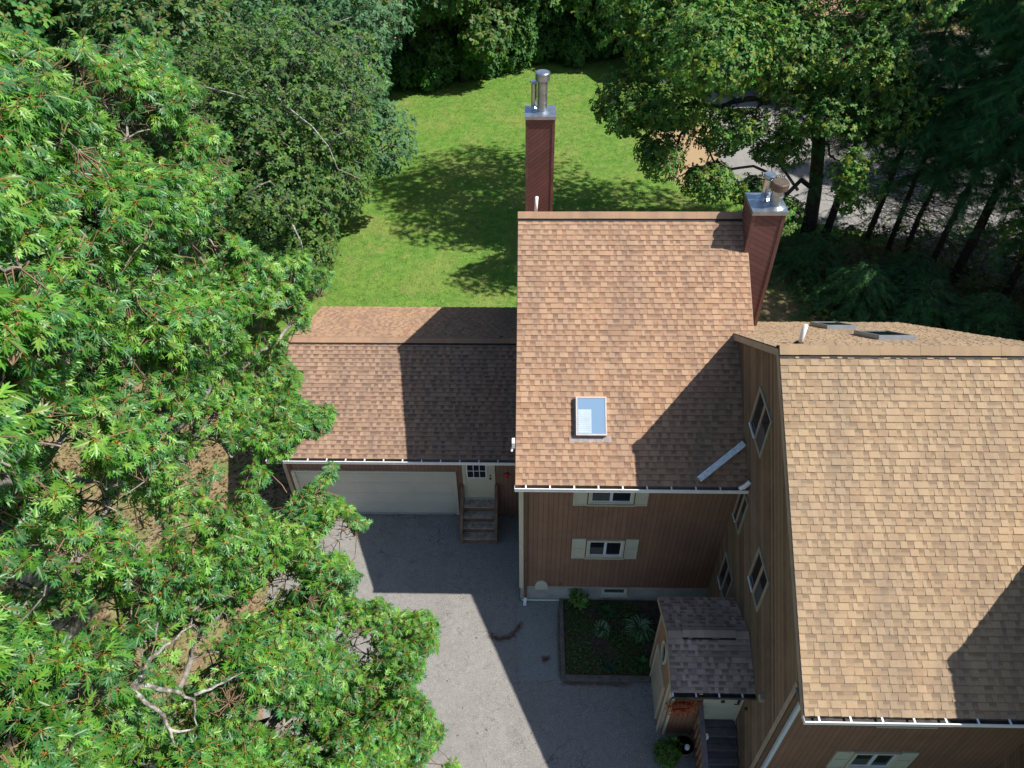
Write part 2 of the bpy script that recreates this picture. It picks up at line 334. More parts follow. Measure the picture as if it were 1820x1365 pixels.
def gutter(parent,x0,x1,ye,ze,step=.57,first=.25,cap=True,name='gutter',h=.11,d=.125,lip=.012):
    mb=MB(); y0=ye-d; zt=ze-.02; zb=zt-h
    mb.box(x0,x1,y0,y0+.006,zb,zt,0 if lip>.01 else 1); mb.box(x0,x1,y0+.006,ye+.01,zb,zb+.006,1); mb.box(x0,x1,y0-lip,y0+lip,zt,zt+.008,0 if lip>.01 else 1)
    mb.box(x0,x0+.006,y0+.006,ye+.01,zb+.006,zt,0); mb.box(x1-.006,x1,y0+.006,ye+.01,zb+.006,zt,0)
    g=mb.build(name,['white','gutter_in'],parent)
    x=x0+first
    while x<x1:
        mb=MB(); mb.box(x,x+.035,y0+.012,ye+.03,zt-.004,zt+.014,0); mb.build('gutter_strap','white',g); x+=step
    return g
# ------------------------------------------------------------------ wall fittings
class Face:
    """maps (a along wall, b height, d out of wall) to the world"""
    def __init__(s,kind,c): s.k=kind;s.c=c
    def __call__(s,a,b,d): return {'front':(a,s.c-d,b),'west':(s.c-d,a,b),'east':(s.c+d,a,b),'back':(a,s.c+d,b)}[s.k]
    def bx(s,mb,a0,a1,b0,b1,d0,d1,mi=0):
        p=[s(a,b,d) for d in(d0,d1) for b in(b0,b1) for a in(a0,a1)]
        for q in ((0,1,3,2),(4,6,7,5),(0,2,6,4),(1,5,7,3),(0,4,5,1),(2,3,7,6)): mb.poly([p[i] for i in q],mi)
def window(parent,fc,a0,a1,b0,b1,sash=2,frame=.055,sill=True,dep=.05,lab=None,fm='cream',sm='sash'):
    mb=MB(); f=frame
    fc.bx(mb,a0,a1,b1-f,b1,.001,dep); fc.bx(mb,a0,a1,b0,b0+f,.001,dep); fc.bx(mb,a0,a0+f,b0+f,b1-f,.001,dep); fc.bx(mb,a1-f,a1,b0+f,b1-f,.001,dep)
    if sill: fc.bx(mb,a0-.03,a1+.03,b0-.035,b0-.001,.001,dep+.045)
    wn=mb.build('window',fm,parent); 
    if lab: wn['label']=lab
    mb=MB(); fc.bx(mb,a0+f,a1-f,b0+f,b1-f,.004,.010); mb.build('pane','glass',wn)
    mb=MB(); fc.bx(mb,a0+f,a0+f+(a1-a0-2*f)/sash,b0+f,b0+f+(b1-b0-2*f)*.55,.0105,.0125); mb.build('insect_screen','screen',wn)
    mb=MB(); W=(a1-a0-2*f)/sash; s=.035
    for i in range(sash):
        p,q=a0+f+W*i,a0+f+W*(i+1); dd=.036 if i%2 else .028
        fc.bx(mb,p,q,b0+f,b0+f+s,.011,dd,0); fc.bx(mb,p,q,b1-f-s,b1-f,.011,dd,0); fc.bx(mb,p,p+s,b0+f+s,b1-f-s,.011,dd,0); fc.bx(mb,q-s,q,b0+f+s,b1-f-s,.011,dd,0)
    mb.build('sash',sm,wn); return wn
def shutter(parent,fc,a0,a1,b0,b1):
    mb=MB(); s=.045; fc.bx(mb,a0,a1,b0,b1,.001,.022)
    m=(b0+b1)/2
    for p in ((a0,a1,b0,b0+s),(a0,a1,b1-s,b1),(a0,a0+s,b0+s,b1-s),(a1-s,a1,b0+s,b1-s),(a0+s,a1-s,m-s/2,m+s/2)): fc.bx(mb,*p,.0225,.036)
    return mb.build('shutter','shutter',parent)
def townhouse(label,wx0,wx1,rx0,rx1,yr,zr,ye,ze,yb,seed,tones,found=.62,gut=True,inset=.43,sidm='siding',name='townhouse'):
    s=(zr-ze)/(yr-ye); yw=ye+inset; zbk=zr-s*(yb-yr); ywb=yb-inset
    root=thing(name,((wx0+wx1)/2,(yw+ywb)/2,0),label,'townhouse')
    t=.13; ztw=zr-s*(yr-yw)-t; ztb=zr-s*(ywb-yr)-t
    mb=MB(); pr=[(yw,found),(ywb,found),(ywb,ztb),(yr,zr-t),(yw,ztw)]
    mb.poly([(wx0,y,z) for y,z in pr][::-1],1); mb.poly([(wx1,y,z) for y,z in pr],1)
    mb.poly([(wx0,yw,found),(wx1,yw,found),(wx1,yw,ztw),(wx0,yw,ztw)],0); mb.poly([(wx0,ywb,found),(wx0,ywb,ztb),(wx1,ywb,ztb),(wx1,ywb,found)],0)
    mb.poly([(wx0,yw,found),(wx0,ywb,found),(wx1,ywb,found),(wx1,yw,found)],0)
    mb.build('wall',[sidm,'siding_side'],root)
    mb=MB(); mb.box(wx0+.02,wx1-.02,yw+.02,ywb-.02,-.2,found-.002); mb.build('foundation','concrete',root)
    mb=MB(); mb.prism([(ye,ze-.015),(yr,zr-.015),(yb,zbk-.015),(yb,zbk-.115),(yr,zr-.125),(ye,ze-.115)],rx0,rx1,1)
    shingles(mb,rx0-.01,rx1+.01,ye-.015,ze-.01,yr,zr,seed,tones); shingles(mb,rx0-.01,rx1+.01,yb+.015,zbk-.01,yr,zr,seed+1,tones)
    roof=mb.build('roof',['shingle','black'],root)
    mb=MB(); ridge_cap(mb,rx0-.02,rx1+.02,yr,zr,s,s,seed+2,tones); mb.build('ridge_cap',['shingle','black'],roof)
    for x in (rx0,rx1+.024):
        mb=MB(); mb.prism([(ye,ze-.19),(ye,ze-.018),(yr,zr-.018),(yb,zbk-.018),(yb,zbk-.19),(yr,zr-.19)],x-.024,x,0); mb.build('rake_board','trim_tan',root)
    mb=MB(); mb.box(rx0+.002,rx1-.002,ye-.001,ye+.022,ze-.16,ze-.02,0); mb.box(rx0+.002,rx1-.002,ye+.023,yw,ze-.15,ze-.14,0); mb.build('fascia','trim_tan',root)
    if gut: gutter(root,rx0-.03,rx1+.03,ye,ze)
    return root,yw,s
# ------------------------------------------------------------------ three townhouses stepping forward
MX0,MX1=-.233,5.44
mid,MYW,MS=townhouse('middle brown townhouse whose tan front roof slope carries a single skylight',MX0,MX1,-.296,5.541,17.228,9.601,11.323,5.846,23.13,11,T_M,found=.74)
RX0=5.153
rt_,RYW,RS=townhouse('near townhouse',RX0,10.86,5.064,10.961,11.674,9.797,5.96,5.911,17.728,31,T_R,found=.3,inset=.57)
far_,SYW,SS=townhouse('townhouse just past the right edge whose gable shades the near roof',10.37,16.0,10.28,16.1,6.33,9.85,.62,5.93,12.2,51,T_R,found=.3,inset=.57)
rt_['label']='large near townhouse at right with olive brown gable wall rising over the entry porch'
FM=Face('front',MYW); FR=Face('front',RYW); WR=Face('west',RX0)
for (a0,a1,b0,b1,s0,s1,l) in ((1.50,2.63,4.63,5.56,1.12,2.98,'upper window under the gutter'),(1.57,2.57,2.30,3.05,1.18,2.94,'lower window in the middle of the wall')):
    window(mid,FM,a0,a1,b0,b1,2,.06,True)
    shutter(mid,FM,s0,a0-.03,b0-.09,b1+.05); shutter(mid,FM,a1+.03,s1,b0-.09,b1+.05)
mb=MB(); FM.bx(mb,MX0-.005,MX0+.115,.70,5.62,.001,.03); mb.build('corner_board','cream',mid)
mb=MB(); FM.bx(mb,MX0+.13,MX0+.21,.2,5.7,.004,.07); dp=mb.build('downspout','brown_trim',mid)
mb=MB(); mb.tube([(MX0+.17,MYW-.04,.22),(MX0+.16,MYW-.09,.1),(MX0+.15,MYW-.22,.05)],.05,8); mb.build('spout_end','white',dp)
mb=MB(); mb.box(MX0+.05,1.0,MYW-.03,MYW-.004,.0,.05); mb.build('foundation_lip','white',mid)
f0=Face('front',MYW+.02)
bw=window(mid,f0,2.12,2.86,.36,.72,1,.05,True,.05,'basement window low in the concrete foundation')
mb=MB(); mb.tube([FM(.39,.92,.0),FM(.39,.92,.06)],.16,14); FM.bx(mb,.21,.57,.66,.88,.002,.058); mb.build('vent_hood','shutter',mid,bevel=.01)
mb=MB(); mb.tube([FM(.93,.93,0),FM(.93,.93,.08)],.025,8); mb.build('hose_tap','galv',mid)
# white fitting on the west wall above the garage roof
p=at_x(910,788,MX0-.05); fw_=Face('west',MX0)
mb=MB(); fw_.bx(mb,p[1]-.06,p[1]+.06,p[2]-.06,p[2]+.07,.001,.05); mb.tube([fw_(p[1]-.02,p[2]-.06,.04),fw_(p[1]-.07,p[2]-.13,.06)],.022,8); mb.build('wall_light','white',mid,bevel=.008)
# skylights
def skylight(parent,x0,x1,s0,s1,ye,ze,yr,zr,h,mats,flash=True,rim=.05):
    dy,dz=yr-ye,zr-ze; L=math.hypot(dy,dz); uy,uz=dy/L,dz/L; ny,nz=(-uz,uy) if dy>0 else (uz,-uy)
    P=lambda x,s,k:(x,ye+uy*s+ny*k,ze+uz*s+nz*k)
    def bx(mb,xa,xb,sa,sb,ka,kb,mi=0):
        p=[P(x,s,k) for k in(ka,kb) for s in(sa,sb) for x in(xa,xb)]
        for q in ((0,1,3,2),(4,6,7,5),(0,2,6,4),(1,5,7,3),(0,4,5,1),(2,3,7,6)): mb.poly([p[i] for i in q],mi)
    mb=MB()
    for q in ((x0,x1,s0,s0+rim),(x0,x1,s1-rim,s1),(x0,x0+rim,s0+rim,s1-rim),(x1-rim,x1,s0+rim,s1-rim)): bx(mb,*q,.0,h)
    sk=mb.build('skylight',mats[0],parent)
    mb=MB(); bx(mb,x0+rim,x1-rim,s0+rim,s1-rim,.01,h-.012); mb.build('glazing','sky_glass',sk)
    else_glass=not flash
    if else_glass: sk.children[0].data.materials[0]=M['glass']
    if flash:
        mb=MB(); bx(mb,x0-.16,x1+.12,s0-.14,s0-.002,.002,.020); bx(mb,x0-.05,x0-.001,s0,s1,.002,.022); mb.build('flashing',mats[1],sk)
    return sk
def s_of(ye,ze,yr,zr,y): return abs(y-ye)/abs(yr-ye)*math.hypot(yr-ye,zr-ze)
M['sky_frame']=plain('aluminium_frame',(.50,.44,.42),.4,metal=.3,var=.1)
M['sky_frame_b']=plain('bronze_frame',(.30,.33,.35),.4,metal=.5,var=.1)
M['flash']=plain('lead_flashing',(.27,.22,.21),.6,var=.3,vs=9)
so_=lambda y:s_of(11.323,5.846,17.228,9.601,y)
sk=skylight(mid,1.13,1.865,so_(12.30),so_(13.10),11.323,5.846,17.228,9.601,.15,('sky_frame','flash'),True,.035)
M['blind']=plain('pleated_blind',(.36,.43,.49),.5,var=.08)
_d=np.array((0,5.905,3.755)); _d/=np.linalg.norm(_d); _n=np.array((0,-_d[2],_d[1])); _P=lambda x,s,k: np.array((x,11.323,5.846))+_d*s+_n*k
mb=MB(); a0_,a1_=so_(12.30)+.05,so_(12.30)+.63
for k in range(12):
    p_,q_=a0_+(a1_-a0_)*k/12,a0_+(a1_-a0_)*(k+1)/12; m_=(p_+q_)/2
    mb.poly([_P(1.18,p_,.1385),_P(1.50,p_,.1385),_P(1.50,m_,.1425),_P(1.18,m_,.1425)]); mb.poly([_P(1.18,m_,.1425),_P(1.50,m_,.1425),_P(1.50,q_,.1385),_P(1.18,q_,.1385)])
mb.build('blind','blind',sk)
RB=(17.728,9.797-RS*(17.728-11.674),11.674,9.797); sb=lambda y:s_of(*RB,y)
skylight(rt_,7.86,8.62,sb(16.65),sb(15.60),*RB,.12,('sky_frame_b','flash'),False)['label']='skylight on the back slope nearer the ridge end pipe'
skylight(rt_,7.86,8.66,sb(14.25),sb(13.15),*RB,.12,('sky_frame_b','flash'),False)
# vent pipes through the roofs
mb=MB(); q=at(1419,611,9.28); mb.tube([(5.78,12.42,9.2),(5.80,12.45,9.78)],.05,12); vp=mb.build('vent_pipe','pvc',rt_,smooth=True)
mb=MB(); mb.tube([(5.78,12.42,9.26),(5.78,12.42,9.36)],[.13,.055],12); mb.build('pipe_boot','black',vp)
mb=MB(); mb.tube([at_y(952,380,18.4),at_y(954,350,18.4)],.045,12); mb.build('vent_pipe','pvc',mid,smooth=True)
# chimneys
def chimney(parent,x0,x1,y0,y1,z0,z1,mat,flues,ov=.04):
    mb=MB(); mb.box(x0,x1,y0,y1,z0,z1); ch=mb.build('chimney',mat,parent)
    mb=MB(); t=.075
    for xa,xb in ((x0-.012,x0+t),(x1-t,x1+.012)):
        mb.box(xa,xb,y0-.013,y0-.001,z0,z1-.002); mb.box(xa,xb,y1+.001,y1+.013,z0,z1-.002)
    for xa,xb in ((x0-.012,x0-.001),(x1+.001,x1+.012)):
        mb.box(xa,xb,y0,y0+t,z0,z1-.002); mb.box(xa,xb,y1-t,y1,z0,z1-.002)
    mb.build('corner_trim','red_trim',ch)
    mb=MB(); mb.box(x0-ov,x1+ov,y0-ov,y1+ov,z1,z1+.10); mb.build('chimney_cap','galv',ch,bevel=.006)
    zc=z1+.10
    for (x,y,r,hh,cr,chh,m,mc,lean) in flues:
        mb=MB(); mb.tube([(x,y,zc),(x,y,zc+.05)],[r*1.75,r*1.15],20,0); top=(x+lean,y,zc+hh)
        mb.tube([(x,y,zc+.03),top],r,20,0)
        for k in (.33,.66): mb.tube([(x+lean*k,y,zc+hh*k-.012),(x+lean*k,y,zc+hh*k+.012)],r*1.06,20,0)
        fl=mb.build('flue_pipe',m,ch,smooth=False)
        mb=MB(); mb.tube([(x+lean,y,zc+hh+.02),(x+lean,y,zc+hh+.05)],[r*1.2,cr],22); mb.tube([(x+lean,y,zc+hh+.05),(x+lean,y,zc+hh+chh)],cr,22); mb.tube([(x+lean,y,zc+hh+chh),(x+lean,y,zc+hh+chh+.03)],[cr,cr*.9],22)
        mb.build('flue_cap',mc,fl)
    return ch
ch=chimney(mid,-.15,.76,22.88,23.70,0,9.66,'chim_a',[(.36,23.22,.155,.95,.225,.27,'galv','galv',0),(.10,23.52,.085,.78,.13,.05,'steel','galv',0)]); ch['label']='tall freestanding looking chimney with diagonal siding rising behind the ridge'
ch=chimney(mid,5.46,6.25,16.33,17.20,0,10.12,'chim_b',[(6.02,16.60,.15,.42,.215,.20,'galv','rusty',0),(5.86,16.98,.115,.52,.15,.10,'steel','galv',0)]); ch['label']='leaning looking chimney at the roof corner with a rusty flue cap'
# loose downspout lying across the roof
a=np.array((4.01,11.42,5.97)); b=np.array((5.10,12.12,6.46)); d=(b-a)/np.linalg.norm(b-a); nrm=np.array((0,-.536,.844)); sd=np.cross(d,nrm); sd/=np.linalg.norm(sd); nrm=np.cross(sd,d)
mb=MB(); mb.obox((a+b)/2,d,sd,nrm,np.linalg.norm(b-a)/2,.072,.045); M['blue_white']=plain('chalky_white_metal',(.68,.78,.88),.5,var=.2,vs=14)
o=mb.build('roof_downspout','blue_white',rt_,bevel=.02); o['label']='pale downspout lying diagonally across the lower roof'
mb=MB(); mb.tube([(5.14,11.25,6.1),(5.05,11.22,5.98),(4.95,11.24,5.86)],.055,8); mb.build('gutter_elbow','white',mid)
# near house fittings
for a0,a1,b0,b1,l in ((11.12,12.22,7.06,8.24,'upper gable window'),(10.96,11.62,4.42,5.62,'window beside the gutter'),(8.87,9.79,4.44,5.64,'middle window above the porch'),(10.45,11.32,2.02,3.2,'lower window behind the porch')):
    window(rt_,WR,a0,a1,b0,b1,2,.035,False,.035,None,'trim_green','trim_tan')
    mb=MB(); WR.bx(mb,(a0+a1)/2+.02,a1-.05,b0+.035,b0+.075,.037,.06); mb.build('window_sill','blue_white',rt_)  # sill's pale blue is reflected sky painted into the colour
for (a0,a1,b0,b1) in ((7.07,8.22,4.28,5.2),(7.06,8.04,2.02,2.80)):
    window(rt_,FR,a0,a1,b0,b1,2,.06,True); w_=.36
    shutter(rt_,FR,a0-w_-.02,a0-.02,b0-.08,b1+.04); shutter(rt_,FR,a1+.02,a1+w_+.02,b0-.08,b1+.04)
mb=MB(); WR.bx(mb,RYW-.02,RYW+.13,.2,5.75,.001,.03); mb.build('corner_board','trim_tan',rt_)
mb=MB(); FR.bx(mb,RX0-.03,RX0+.07,.2,5.7,.001,.03); mb.build('corner_board','brown_trim',rt_)
mb=MB(); FR.bx(mb,RX0+.10,RX0+.17,.15,5.75,.01,.09); mb.build('downspout','sash',rt_)
q=at_x(1357,1241,RX0); mb=MB(); WR.bx(mb,q[1]-.07,q[1]+.07,q[2]-.07,q[2]+.07,.001,.09); mb.build('junction_box','trim_tan',rt_,bevel=.01)
q=at_x(1328,1260,RX0); mb=MB(); mb.tube([WR(q[1],q[2],.0),WR(q[1],q[2],.05)],.04,10); mb.tube([WR(q[1],q[2]+.02,.05),WR(q[1],q[2]-.05,.09)],.022,8); mb.build('door_bell_lamp','brass',rt_)
# ------------------------------------------------------------------ garage
GX0,GX1,GYR,GZR,GYE,GZE,GYW=-7.51,-.24,18.155,4.574,14.51,3.078,14.86
gb=2*GYR-GYE; gs=(GZR-GZE)/(GYR-GYE)
ga=thing('garage',((GX0+GX1)/2,18.1,0),'low brown garage with tan shingle roof half in shade beside the driveway','garage')
mb=MB(); yw2=gb-.35; zt=GZR-gs*(GYR-GYW)-.12; pr=[(GYW,0),(yw2,0),(yw2,zt),(GYR,GZR-.12),(GYW,zt)]
mb.poly([(GX0+.03,y,z) for y,z in pr][::-1],1); mb.poly([(GX1-.003,y,z) for y,z in pr],1)
mb.poly([(GX0+.03,GYW,0),(GX1-.003,GYW,0),(GX1-.003,GYW,zt),(GX0+.03,GYW,zt)],0); mb.poly([(GX0+.03,yw2,0),(GX0+.03,yw2,zt),(GX1-.003,yw2,zt),(GX1-.003,yw2,0)],0)
mb.build('wall',['siding','siding_side'],ga)
mb=MB(); mb.prism([(GYE,GZE-.015),(GYR,GZR-.015),(gb,GZE-.015),(gb,GZE-.1),(GYR,GZR-.11),(GYE,GZE-.1)],GX0-.06,GX1-.004,1)
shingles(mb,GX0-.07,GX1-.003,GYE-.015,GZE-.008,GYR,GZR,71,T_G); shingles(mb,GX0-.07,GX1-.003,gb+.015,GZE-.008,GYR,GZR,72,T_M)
gr=mb.build('roof',['shingle','black'],ga); mb=MB(); ridge_cap(mb,GX0-.08,GX1-.003,GYR,GZR,gs,gs,73,T_M); mb.build('ridge_cap',['shingle','black'],gr)
mb=MB()
for ya in (GYE,gb): mb.prism([(ya,GZE-.18),(ya,GZE-.018),(GYR,GZR-.018),(GYR,GZR-.18)],GX0-.084,GX0-.06,0)
mb.box(GX0-.058,GX1-.005,GYE-.001,GYE+.02,GZE-.16,GZE-.02,0); mb.build('rake_board','trim_tan',ga)
gutter(ga,GX0-.22,GX1-.01,GYE,GZE,.56,.1)
mb=MB(); q=at(889,603,4.62); mb.tube([(q[0],q[1],4.55),(q[0],q[1],4.72),(q[0]+.09,q[1],4.74)],.02,6); mb.build('vent_hook','black',ga)
FG=Face('front',GYW)
mb=MB(); FG.bx(mb,GX0+.02,GX0+.13,.02,2.95,.001,.03,0); mb.build('corner_board','trim_tan',ga)
mb=MB(); FG.bx(mb,GX0+.15,GX0+.24,.02,2.95,.001,.05,0); mb.build('downspout','brown_trim',ga)
dx0,dx1,dh=-7.176,-2.296,2.09
mb=MB()
hh=(dh-.06)/4
for i in range(4):
    b0=.06+hh*i
    FG.bx(mb,dx0,dx1,b0+.004,b0+hh-.004,.002,.028,0)
    for k in range(8):
        wv=(dx1-dx0)/8; FG.bx(mb,dx0+wv*k+.07,dx0+wv*(k+1)-.07,b0+.09,b0+hh-.09,.0285,.034,0)
gd=mb.build('garage_door','cream',ga); M['door_panel']=plain('taupe_door',(.46,.435,.365),.5,var=.05,vs=1); gd.data.materials[0]=M['door_panel']
mb=MB(); FG.bx(mb,dx0,dx1,.0,.055,.002,.05); mb.build('door_seal','concrete',gd)
mb=MB(); FG.bx(mb,dx0-.11,dx0-.002,.01,dh+.0,.001,.075); FG.bx(mb,dx1+.002,dx1+.08,.01,dh+.0,.001,.075); FG.bx(mb,dx0-.11,dx1+.08,dh+.001,dh+.05,.001,.06); mb.build('door_frame','cream',ga)
# entry door
ex0,ex1,eb,et=-1.93,-1.11,.88,2.88
mb=MB(); FG.bx(mb,ex0,ex1,eb,et,.002,.03); dr=mb.build('door','cream',ga)
mb=MB(); FG.bx(mb,ex0-.09,ex0-.002,eb-.01,et,.001,.045); FG.bx(mb,ex1+.002,ex1+.09,eb-.01,et,.001,.045); FG.bx(mb,ex0-.09,ex1+.09,eb-.05,eb-.012,.001,.09); mb.build('door_frame','cream',dr)
wx0,wx1,wb0,wb1=-1.86,-1.31,1.88,2.78
mb=MB(); FG.bx(mb,wx0,wx1,wb0,wb1,.031,.036); mb.build('pane','glass',dr)
mb=MB(); s=.032
FG.bx(mb,wx0-s,wx1+s,wb0-s,wb0,.031,.05); FG.bx(mb,wx0-s,wx1+s,wb1,wb1+s,.031,.05); FG.bx(mb,wx0-s,wx0,wb0,wb1,.031,.05); FG.bx(mb,wx1,wx1+s,wb0,wb1,.031,.05)
for k in (1,2): a=wx0+(wx1-wx0)*k/3; FG.bx(mb,a-.01,a+.01,wb0,wb1,.037,.05)
for k in (1,2): a=wb0+(wb1-wb0)*k/3; FG.bx(mb,wx0,wx1,a-.01,a+.01,.0372,.0502)
mb.build('window_grille','white',dr)
mb=MB(); mb.tube([FG(-1.17,1.83,.03),FG(-1.17,1.83,.08)],.03,10); mb.tube([FG(-1.17,1.96,.03),FG(-1.17,1.96,.06)],.025,10); mb.build('handle','brass',dr)
mb=MB(); mb.tube([FG(-.66,2.0,.01),FG(-.66,2.0,.06)],.075,16); mb.tube([FG(-.66,2.0,.06),FG(-.66,2.0,.075)],[.06,.03],16); FG.bx(mb,-.68,-.64,1.78,1.9,.005,.03); mb.build('alarm_bell','red',ga,smooth=False)
mb=MB(); mb.tube([FG(-2.37,2.62,.0),FG(-2.37,2.6,.05),FG(-2.36,2.5,.09)],.035,8); mb.build('spotlight','black',ga)
# stairs
st=thing('wooden_stairs',(-1.54,14.25,0),'short weathered wooden stairs up to the garage side door','stairs')
sx0,sx1=-2.02,-1.02; ys=[13.74,13.99,14.24,14.49,14.85]
for i in range(4):
    z=.215*(i+1); mb=MB(); m_=(ys[i]+ys[i+1])/2
    for y0,y1 in ((ys[i]-.02,m_-.005),(m_+.005,ys[i+1]-.005)): mb.box(sx0,sx1,y0,y1,z-.035,z)
    mb.build('tread','deck',st,bevel=.004)
    mb=MB(); mb.box(sx0,sx1,ys[i]+.001,ys[i]+.022,.215*i+.002,z-.037); mb.build('riser','deck_brown',st)
for x in (sx0-.05,sx1+.005):
    mb=MB(); mb.prism([(13.72,0),(14.84,0),(14.84,.9),(14.5,.9),(13.72,.25)],x,x+.045,0); mb.build('stringer','deck_brown',st)
    mb=MB(); mb.box(x-.02,x+.06,13.70,13.79,0,.62); mb.box(x-.02,x+.06,14.74,14.83,0,1.52); mb.build('post','deck_brown',st)
    mb=MB(); a=np.array((x+.02,13.70,.64));b=np.array((x+.02,14.83,1.54)); d=(b-a)/np.linalg.norm(b-a); mb.obox((a+b)/2,d,(1,0,0),np.cross(d,(1,0,0)),np.linalg.norm(b-a)/2,.05,.02); mb.build('handrail','deck_brown',st)
# ------------------------------------------------------------------ entry porch
po=thing('entry_porch',(4.2,8.9,0),'small gabled entry porch in the shade with grey brown shingles and wreath','porch')
px0,px1,pyf,pyb=3.36,5.15,8.0,9.80; pyr,pzr,pye,pze=8.88,3.52,7.68,3.0; ps=(pzr-pze)/(pyr-pye); pyb2=2*pyr-pye
mb=MB(); zt=pzr-ps*(pyr-pyf)-.09; ztb=pzr-ps*(pyb-pyr)-.09
pr=[(pyf,0),(pyb,0),(pyb,ztb),(pyr,pzr-.09),(pyf,zt)]
mb.poly([(px0,y,z) for y,z in pr][::-1],1); mb.poly([(px0,pyf,0),(px1-.003,pyf,0),(px1-.003,pyf,zt),(px0,pyf,zt)],0); mb.poly([(px0,pyb,0),(px0,pyb,ztb),(px1-.003,pyb,ztb),(px1-.003,pyb,0)],0)
M['siding_porch']=boards('porch_siding',(.27,.14,.075),(1,0,0),.11,.12,.2); M['siding_porch_b']=boards('porch_gable_siding',(.28,.155,.08),(0,1,0),.11,.12,.2)
mb.build('wall',['siding_porch','siding_porch_b'],po)
mb=MB(); mb.prism([(pye,pze-.012),(pyr,pzr-.012),(pyb2,pze-.012),(pyb2,pze-.08),(pyr,pzr-.085),(pye,pze-.08)],3.27,px1-.004,1)
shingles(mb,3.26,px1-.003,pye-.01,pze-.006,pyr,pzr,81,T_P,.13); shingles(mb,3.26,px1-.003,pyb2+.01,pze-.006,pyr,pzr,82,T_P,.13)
pr_=mb.build('roof',['shingle','black'],po)
mb=MB(); ridge_cap(mb,3.26,px1-.01,pyr,pzr,ps,ps,83,T_P,.012,.13,.16,False); ridge_cap(mb,3.60,4.82,pyr,pzr,ps,ps,84,T_P,.05,.14,.16,True); mb.build('ridge_cap',['shingle','black'],pr_)
mb=MB()
for ya in (pye,pyb2): mb.prism([(ya,pze-.15),(ya,pze-.014),(pyr,pzr-.014),(pyr,pzr-.15)],3.248,3.27,0)
mb.build('rake_board','trim_tan',po)
gutter(po,3.25,px1+.1,pye,pze,.52,.02,h=.09,d=.11,lip=.005)
WP=Face('west',px0); FP=Face('front',pyf)
mb=MB(); WP.bx(mb,pyf-.02,pyf+.13,0,zt,.001,.03); mb.build('corner_board','cream',po)
mb=MB(); WP.bx(mb,pyb-.10,pyb+.02,0,ztb,.001,.03); mb.build('corner_board','trim_tan',po)
mb=MB(); FP.bx(mb,px0-.03,px0+.05,0,zt,.001,.03); mb.build('corner_board','trim_tan',po)
mb=MB(); FP.bx(mb,px0+.09,px0+.15,0,zt,.003,.06); mb.build('downspout','cream',po)
mb=MB(); WP.bx(mb,8.38,9.44,.0,1.72,.002,.03); lp=mb.build('side_door','trim_tan',po)
mb=MB()
for q in ((8.33,8.38,0,1.77),(9.44,9.49,0,1.77),(8.38,9.44,1.72,1.77)): WP.bx(mb,*q,.002,.05)
mb.build('door_frame','cream',lp)
# oval window
mb=MB(); cy,czz=8.95,2.36; K=28; ring=lambda ra,rb,d:[WP(cy+ra*math.cos(2*math.pi*k/K),czz+rb*math.sin(2*math.pi*k/K),d) for k in range(K)]
A,B,A2,B2=ring(.24,.40,.045),ring(.19,.35,.045),ring(.24,.40,.0),ring(.19,.35,.0)
for k in range(K):
    j=(k+1)%K; mb.poly([A[k],A[j],B[j],B[k]]); mb.poly([A[k],A[j],A2[j],A2[k]]); mb.poly([B[k],B[j],B2[j],B2[k]])
ow=mb.build('oval_window','cream',po); mb=MB(); mb.poly(ring(.2,.36,.012)); mb.build('pane','glass',ow)
# porch front door
mb=MB(); FP.bx(mb,4.28,5.10,.93,2.62,.002,.03); FP.bx(mb,4.38,4.66,1.15,1.6,.031,.036); FP.bx(mb,4.74,5.02,1.15,1.6,.031,.036); pd=mb.build('door','cream',po)
pd.data.materials[0]=M['shutter']
mb=MB(); FP.bx(mb,4.20,4.278,.9,2.62,.001,.05); FP.bx(mb,5.102,5.145,.9,2.62,.001,.05); FP.bx(mb,4.20,5.145,.86,.898,.001,.14); FP.bx(mb,4.29,5.09,.94,1.08,.0305,.034); mb.build('door_frame','cream',pd)
mb=MB(); FP.bx(mb,4.42,4.90,2.12,2.2,.031,.045); mb.build('letter_plate','white',pd)
mb=MB(); mb.tube([FP(4.66,1.93,.03),FP(4.66,1.93,.06)],.05,12); mb.build('door_knocker','brass',pd)
mb=MB(); mb.tube([FP(5.03,2.02,.03),FP(5.03,2.02,.08)],.035,10); mb.tube([FP(5.03,1.9,.03),FP(5.03,1.9,.09)],.03,10); mb.tube([FP(5.03,1.9,.09),FP(4.93,1.9,.09)],.014,6); mb.build('handle','black',pd)
q=at_y(1245,1233,pyf-.08); mb=MB(); mb.tube([(q[0],pyf,q[2]+.03),(q[0],pyf-.07,q[2]+.05)],.03,8); mb.tube([(q[0],pyf-.08,q[2]+.06),(q[0],pyf-.09,q[2]-.08)],[.04,.055],10); lm=mb.build('porch_lamp','brass',po)
mb=MB(); mb.tube([(q[0],pyf-.09,q[2]-.02),(q[0],pyf-.09,q[2]-.11)],[.03,.045],10); mb.tube([(q[0],pyf-.1,q[2]+.062),(q[0],pyf-.1,q[2]+.085)],[.045,.02],10); mb.build('bulb','lamp_glow',lm,smooth=True)
